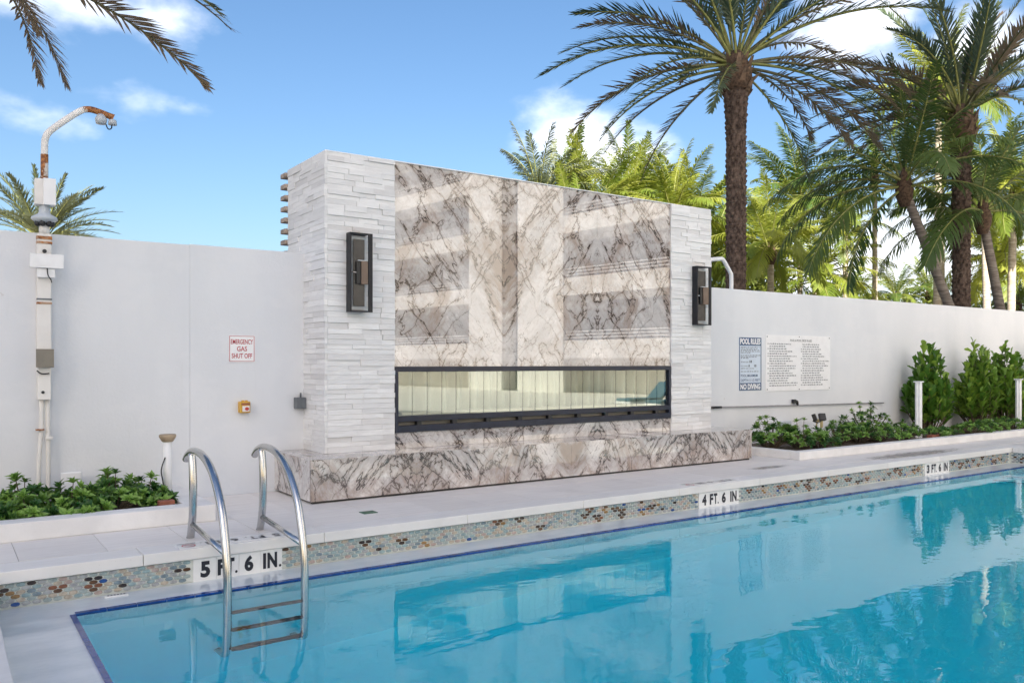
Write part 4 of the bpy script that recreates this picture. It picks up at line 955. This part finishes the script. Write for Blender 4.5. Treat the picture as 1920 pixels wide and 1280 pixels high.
def rnd_specs(rg, n, lo, hi, smin, smax, start=0):
    out = []
    for i in range(n):
        out.append((i * 137.5 + start + rg.uniform(-12, 12), min(hi, max(lo, round(lo + (hi - lo) * (i + .5) / n + rg.uniform(-.6, .6)))), rg.uniform(smin, smax)))
    return out
STUB = MB().add([(0, -.07, -.02), (0, .07, -.02), (0, .05, .03), (0, -.05, .03), (.17, -.045, -.012), (.17, .045, -.012), (.17, .03, .02), (.17, -.03, .02), (.30, -.02, 0), (.30, .022, .004)],
                [(0, 1, 5, 4), (1, 2, 6, 5), (2, 3, 7, 6), (3, 0, 4, 7), (4, 5, 9, 8), (6, 7, 8, 9), (5, 6, 9), (7, 4, 8)]).mesh('leaf_base', 'leaf_base')
def date_palm(x, y, h, r, topr, label, seed, specs, leaf='date_leaf', dry='date_dry', group='date palms'):
    rg = random.Random(seed); root = thing('date_palm', label, 'palm tree', (x, y, -.06), group)
    put('trunk', date_trunk(h, r, topr, seed).mesh('trunk', 'date_bark'), root)
    fb_ = MB(); fb_.lathe([(topr * .98, -.55), (topr * 1.05, -.35), (topr * .95, -.1), (topr * .7, .12), (topr * .3, .3)], (0, 0, h), 18); put('crown_base', fb_.mesh('crown_base', 'fibre'), root)
    for k in range(30):                          # cut leaf bases round the crown
        az, el = k * 2.4, R(rg.uniform(35, 72)); zz = h - .62 + .62 * k / 30
        o_ = put('leaf_base', STUB, root); s = rg.uniform(.8, 1.25)
        o_.matrix_basis = Matrix.Translation((topr * .80 * math.cos(az), topr * .80 * math.sin(az), zz)) @ Matrix.Rotation(az, 4, 'Z') @ Matrix.Rotation(-el, 4, 'Y') @ Matrix.Scale(s, 4)
    fronds(root, (0, 0, h), 'date', leaf, 'stalk', specs, rg, dry); return root
rg = random.Random(21)
A_SPECS = [(160, 8, .82), (185, 7, .9), (-5, 7, .95), (20, 8, .8), (250, 7, .8), (180, 3, .98), (176, 4, 1.02), (188, 5, 1.12), (172, 5, 1.0), (184, 6, 1.02), (165, 7, .88), (200, 7, .92), (192, 4, .95), (170, 2, 1.0), (195, 2, .95), (2, 3, 1.08), (-6, 4, 1.12), (8, 5, 1.05), (-14, 6, .92), (12, 7, .85), (-20, 7, .95), (0, 2, 1.0), (-10, 1, .95), (15, 1, 1.0),
           (178, 1, .95), (90, 0, .9), (60, 1, 1.0), (120, 1, 1.0), (240, 1, .95), (300, 1, .95), (270, 0, .9), (45, 2, 1.0), (135, 2, .9), (225, 2, .85), (315, 2, .95), (105, 4, .9), (30, 4, .9), (210, 3, .95), (330, 3, .85),
           (215, 6, .8), (40, 6, .85)]
date_palm(13.75, 11.5, 7.7, .208, .33, 'tall date palm with dark trunk just right of the fireplace', 1, A_SPECS)
B_SPECS = rnd_specs(rg, 32, 0, 5, .75, 1.02) + [(180, 4, 1.0), (186, 5, 1.05), (172, 6, 1.0), (195, 6, .95), (165, 3, 1.0)]
date_palm(19.95, 9.95, 7.3, .20, .31, 'tall date palm with dark trunk near the right edge of the frame', 2, B_SPECS)
# palm standing outside the left edge: only its frond tips reach into the frame
rg = random.Random(5)
UL = rnd_specs(rg, 22, 0, 4, .9, 1.05, 40) + [(3, 6, 1.0), (9, 6, .98), (2, 5, .80), (12, 5, .78), (-26, 8, .69), (-20, 8, .66), (-46, 8, .62), (-56, 8, .62), (60, 6, 1.0)]
date_palm(.33, 13.18, 7.05, .22, .34, 'date palm whose dark drooping frond tips enter at the top left', 3, UL)
rg = random.Random(8)
date_palm(2.5, 27.4, 5.0, .20, .3, 'silvery green date palm rising behind the left wall and mast', 4, rnd_specs(rg, 64, 1, 7, .52, .66), 'silver_leaf', None)
def coco(bx, by, tx, ty, tz, r, label, seed, n=20, smin=.75, smax=1.0, leaf='coco_leaf', bark='coco_bark', lo=0, hi=7, name='coconut_palm', group='coconut palms beyond the wall', extra=()):
    rg = random.Random(seed); root = thing(name, label, 'palm tree', (bx, by, -.06), group)
    dx, dy = tx - bx, ty - by
    path = [(dx * u, dy * u, tz * u) for u in [i / 26 for i in range(27)]]
    put('trunk', MB().tube(path, [r * (1.25 - .45 * (i / 26) ** .5) * (1 + .045 * (i % 2)) for i in range(27)], 12).mesh('trunk', bark), root)
    put('crown_base', MB().lathe([(r * .9, -.4), (r * 1.5, -.2), (r * 1.7, 0), (r * 1.0, .3), (r * .3, .5)], (dx, dy, tz), 12).mesh('crown_base', 'fibre'), root)
    fronds(root, (dx, dy, tz + .1), 'coco', leaf, 'stalk', rnd_specs(rg, n, lo, hi, smin, smax, seed * 50) + list(extra), rg)
def pos(px, dep):                                # where along the view's breadth the far trees stand
    a = (px - 960) / 1544.73; return dep * (math.sin(YAW) + math.cos(YAW) * a), dep * (math.cos(YAW) - math.sin(YAW) * a)
def hz(py, dep): return 1.4 + (680.5 - py) / 1544.73 * dep
# leaning shaded ones just behind the wall
bx, by = 20.6, 9.5; coco(bx, by, 18.45, 10.5, 5.5, .118, 'leaning coconut palm with grey trunk between the two date palms', 1, 16, .62, .82, 'coco_shaded', hi=5, extra=((195, 6, .8), (185, 7, .72), (172, 5, .85), (178, 4, .85)))
coco(22.0, 9.5, 20.55, 9.75, 4.95, .12, 'leaning coconut palm at the right edge behind the wall', 2, 17, .6, .8, 'coco_shaded', hi=5)
FAR = [(1875, 31, 430, 'coco', 'coco_sunlit', 'low sunlit palm just right of the right dark trunk'), (1010, 30, 322, 'coco', 'silver_leaf', 'pale silvery palm just above the left part of the marble wall'), (1118, 31, 338, 'coco', 'coco_sunlit', 'sunlit yellow-green palm above the middle of the marble wall'), (1190, 36, 330, 'coco', 'coco_leaf', 'green palm between the two brightest yellow palms'),
       (1262, 30, 350, 'coco', 'coco_sunlit', 'sunlit palm with upright yellow fronds left of the dark trunk'), (1325, 33, 430, 'coco', 'coco_leaf', 'low yellow-green palm just left of the tall dark trunk'), (1445, 29, 400, 'coco', 'coco_sunlit', 'sunlit coconut palm right of the tall dark trunk'),
       (1500, 38, 330, 'coco', 'coco_leaf', 'green coconut palm behind the gap between the dark trunks'), (1530, 34, 465, 'coco', 'coco_sunlit', 'short sunlit palm with pale trunk right of the dark trunk'), (1400, 40, 470, 'coco', 'coco_leaf', 'low palm behind the foot of the tall dark trunk'),
       (1060, 40, 350, 'coco', 'coco_leaf', 'palm tops behind the pale silvery palm'), (1900, 27, 300, 'coco', 'coco_sunlit', 'sunlit palm crown behind the rightmost date palm'), (1760, 30, 120, 'coco', 'coco_sunlit', 'tall sunlit palm behind the right date palm crown'),
       (1085, 28, 385, 'coco', 'coco_sunlit', 'low golden palm just above the middle seam of the marble wall'), (1165, 33, 355, 'coco', 'coco_sunlit', 'golden palm above the right third of the marble wall'), (1300, 35, 375, 'coco', 'coco_sunlit', 'golden palm directly above the right stone column')]
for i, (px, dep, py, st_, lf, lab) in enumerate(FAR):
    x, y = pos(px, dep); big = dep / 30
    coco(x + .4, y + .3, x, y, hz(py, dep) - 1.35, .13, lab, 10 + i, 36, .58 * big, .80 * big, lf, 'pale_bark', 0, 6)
for i, (px, dep, py, lab) in enumerate([(1585, 34, 420, 'thin pale trunked palm between the dark trunks, left of a pair'), (1640, 36, 330, 'thin pale trunked palm between the dark trunks, right of a pair'), (1765, 32, 330, 'thin pale trunk behind the leaning grey trunk'), (1845, 26, 380, 'pale leaning trunk just right of the right date palm')]):
    x, y = pos(px, dep); coco(x + (.35 if i == 3 else .05), y, x, y, hz(py, dep), .12, lab, 30 + i, 18, .55, .75, 'coco_leaf', 'pale_bark', 0, 6, 'slim_palm', 'slim pale palms beyond the wall')
for i, (px, dep, py, lab) in enumerate([(1600, 46, 540, 'small far palm left of the low hedge'), (1680, 50, 535, 'small far palm above the low hedge'), (1740, 52, 530, 'small far palm behind the leaning trunk'), (1910, 48, 545, 'small far palm at the right edge above the wall')]):
    x, y = pos(px, dep); coco(x, y, x, y, hz(py, dep) - .8, .12, lab, 50 + i, 20, .5, .7, 'coco_leaf', 'pale_bark', 0, 5, 'far_palm', 'far small palms')
# far hedge and undergrowth: one mass of leaves
rg = random.Random(77); hd = MB()
def mass(cx_, cy_, w, d, h, n, s):
    for i in range(n):
        a = rg.random() * 6.283; ph = math.acos(rg.random()); k = rg.uniform(.75, 1.02)
        p = Vector((cx_ + w * k * math.sin(ph) * math.cos(a), cy_ + d * k * math.sin(ph) * math.sin(a), h * k * math.cos(ph)))
        u = Vector((rg.gauss(0, 1), rg.gauss(0, 1), rg.gauss(0, 1))).normalized() * s; v_ = Vector((rg.gauss(0, 1), rg.gauss(0, 1), rg.gauss(0, 1))).normalized() * s * .7
        hd.add([p - u, p + v_, p + u, p - v_], [(0, 1, 2, 3)])
for px in range(1000, 1960, 45):
    dep = 52 + rg.uniform(-3, 3); x, y = pos(px, dep); mass(x, y, 2.6, 2.6, hz(534, dep) * rg.uniform(.85, 1.08), 1500, .16)
for px in range(960, 1460, 40):
    dep = 38; x, y = pos(px, dep); mass(x, y, 2.4, 2.0, hz(470, dep) * rg.uniform(.85, 1.05), 1000, .16)
tag(build('far_hedge', hd, 'hedge_leaf'), 'sunlit mass of yellow-green hedge far behind the wall', 'hedge', kind='stuff')

# ------------------------------------------------------------------ unseen loungers and parasol beyond the shallow end, added for the fireplace glass reflection
M['turquoise'] = plain('blue_cushion', (.04, .13, .19), .8, var=.1)
M['navy_cloth'] = plain('navy_cloth', (.015, .03, .07), .8, var=.2)
for i, (x, y, lab) in enumerate([(15.7, 1.9, 'unseen white lounger with blue cushion, added for the glass reflection, nearest the pool steps'), (15.9, .5, 'unseen white lounger with blue cushion, added for the glass reflection, beside the folded parasol'), (16.1, -.9, 'unseen white lounger with blue cushion, added for the glass reflection, farthest along the deck')]):
    s_ = thing('sun_lounger', lab, 'sun lounger', (x, y, 0), 'unseen loungers past the pool steps, added for the reflection')
    child('frame', MB().box((x, y - .32, .24), (x + 1.95, y + .32, .30)), 'white_paint', s_, .01)
    for lx in (.08, 1.80):
        for ly in (-.29, .23): child('leg', MB().box((x + lx, y + ly, .001), (x + lx + .06, y + ly + .06, .2395)), 'white_paint', s_)
    child('cushion', MB().box((x + .02, y - .30, .3005), (x + 1.28, y + .30, .39)), 'turquoise', s_, .03)
    o2 = build('back_cushion', MB().box((0, -.30, 0), (.72, .30, .09)), 'turquoise', s_, .03); o2.matrix_parent_inverse = Matrix.Translation(-Vector(s_.location)); o2.matrix_basis = Matrix.Translation((x + 1.28, y, .31)) @ Matrix.Rotation(R(-42), 4, 'Y')
s_ = thing('folded_parasol', 'unseen folded navy parasol between the loungers, added for the glass reflection', 'parasol', (17.0, 1.2, 0))
child('pole', MB().tube([(17.0, 1.2, .08), (17.0, 1.2, 2.75)], .025, 10), 'white_paint', s_); child('base', MB().lathe([(.28, .001), (.28, .06), (.06, .09)], (17.0, 1.2, 0), 20), 'grey_box', s_)
child('folded_canopy', MB().lathe([(.05, 1.0), (.13, 1.05), (.15, 1.3), (.11, 1.9), (.07, 2.5), (.03, 2.7)], (17.0, 1.2, 0), 9), 'navy_cloth', s_)

# ------------------------------------------------------------------ the apartment buildings around the pool (one mirrored in the marble, one shading the terrace)
def apartments(name, label, org, u, nrm, length, depth, floors, fh, z_first, sections, piers, recess):
    root = thing(name, label, 'building', (org[0], org[1], -.06)); u, nrm = Vector((*u, 0)).normalized(), Vector((*nrm, 0)).normalized()
    rot = Matrix((u, nrm, Vector((0, 0, 1)))).transposed().to_4x4()
    root.matrix_basis = Matrix.Translation((org[0], org[1], -.06)) @ rot
    H = z_first + fh * floors
    build('wall', MB().box((0, -depth, 0), (length, -1.5, H)), 'building', root)
    for a, b in piers: build('pier', MB().box((a, -1.4995, 0), (b, 0, H + .4)), 'building', root)
    for a, b in recess: build('recess_glazing', MB().box((a, -1.4995, .1), (b, -1.0, H)), 'building_glass', root)
    build('roof', MB().box((-.3, -depth - .3, H + .001), (length + .3, .3 - 1.9, H + .5)), 'building', root)
    for k in range(floors):
        zt = z_first + fh * k                      # top of railing
        for a, b in sections:
            bal = build('balcony', MB().box((a, -1.498, zt - 1.32), (b, -.02, zt - 1.12)).box((a, -.14, zt - 1.119), (b, -.02, zt - .46)), 'building', root)
            rl = MB()
            for q in range(3): rl.box((a, -.10, zt - .05 - .15 * q), (b, -.05, zt - .005 - .15 * q))
            x = a + .6
            while x < b: rl.box((x, -.095, zt - .46), (x + .04, -.055, zt - .051)); x += 1.6
            build('railing', rl, 'white_paint', bal)
            w = build('window', MB().box((a + .2, -1.499, zt - 1.1), (b - .2, -1.45, zt + 1.5)), 'building_glass', root)
apartments('apartment_building', 'white balconied apartment wing mirrored in the marble', (26.75, -2.45), (-.1215, -.9926), (-.9926, .1215), 42, 14, 8, 3.06, 3.02, [(0, 12.75), (20.15, 42)], [(12.76, 16.1), (17.35, 20.14)], [(16.11, 17.34)])
ep, eq = Vector((.6, .8)), Vector((.8, -.6)); og = ep * -60 + eq * 12.0
apartments('apartment_building', 'apartment tower behind the viewer that keeps the terrace in shade', (og.x, og.y), (-eq.x, -eq.y), (ep.x, ep.y), 23.5, 14, 19, 2.95, 2.9, [(.3, 8.0), (9.5, 16.0), (17.5, 23.2)], [(8.01, 9.49), (16.01, 17.49)], [])
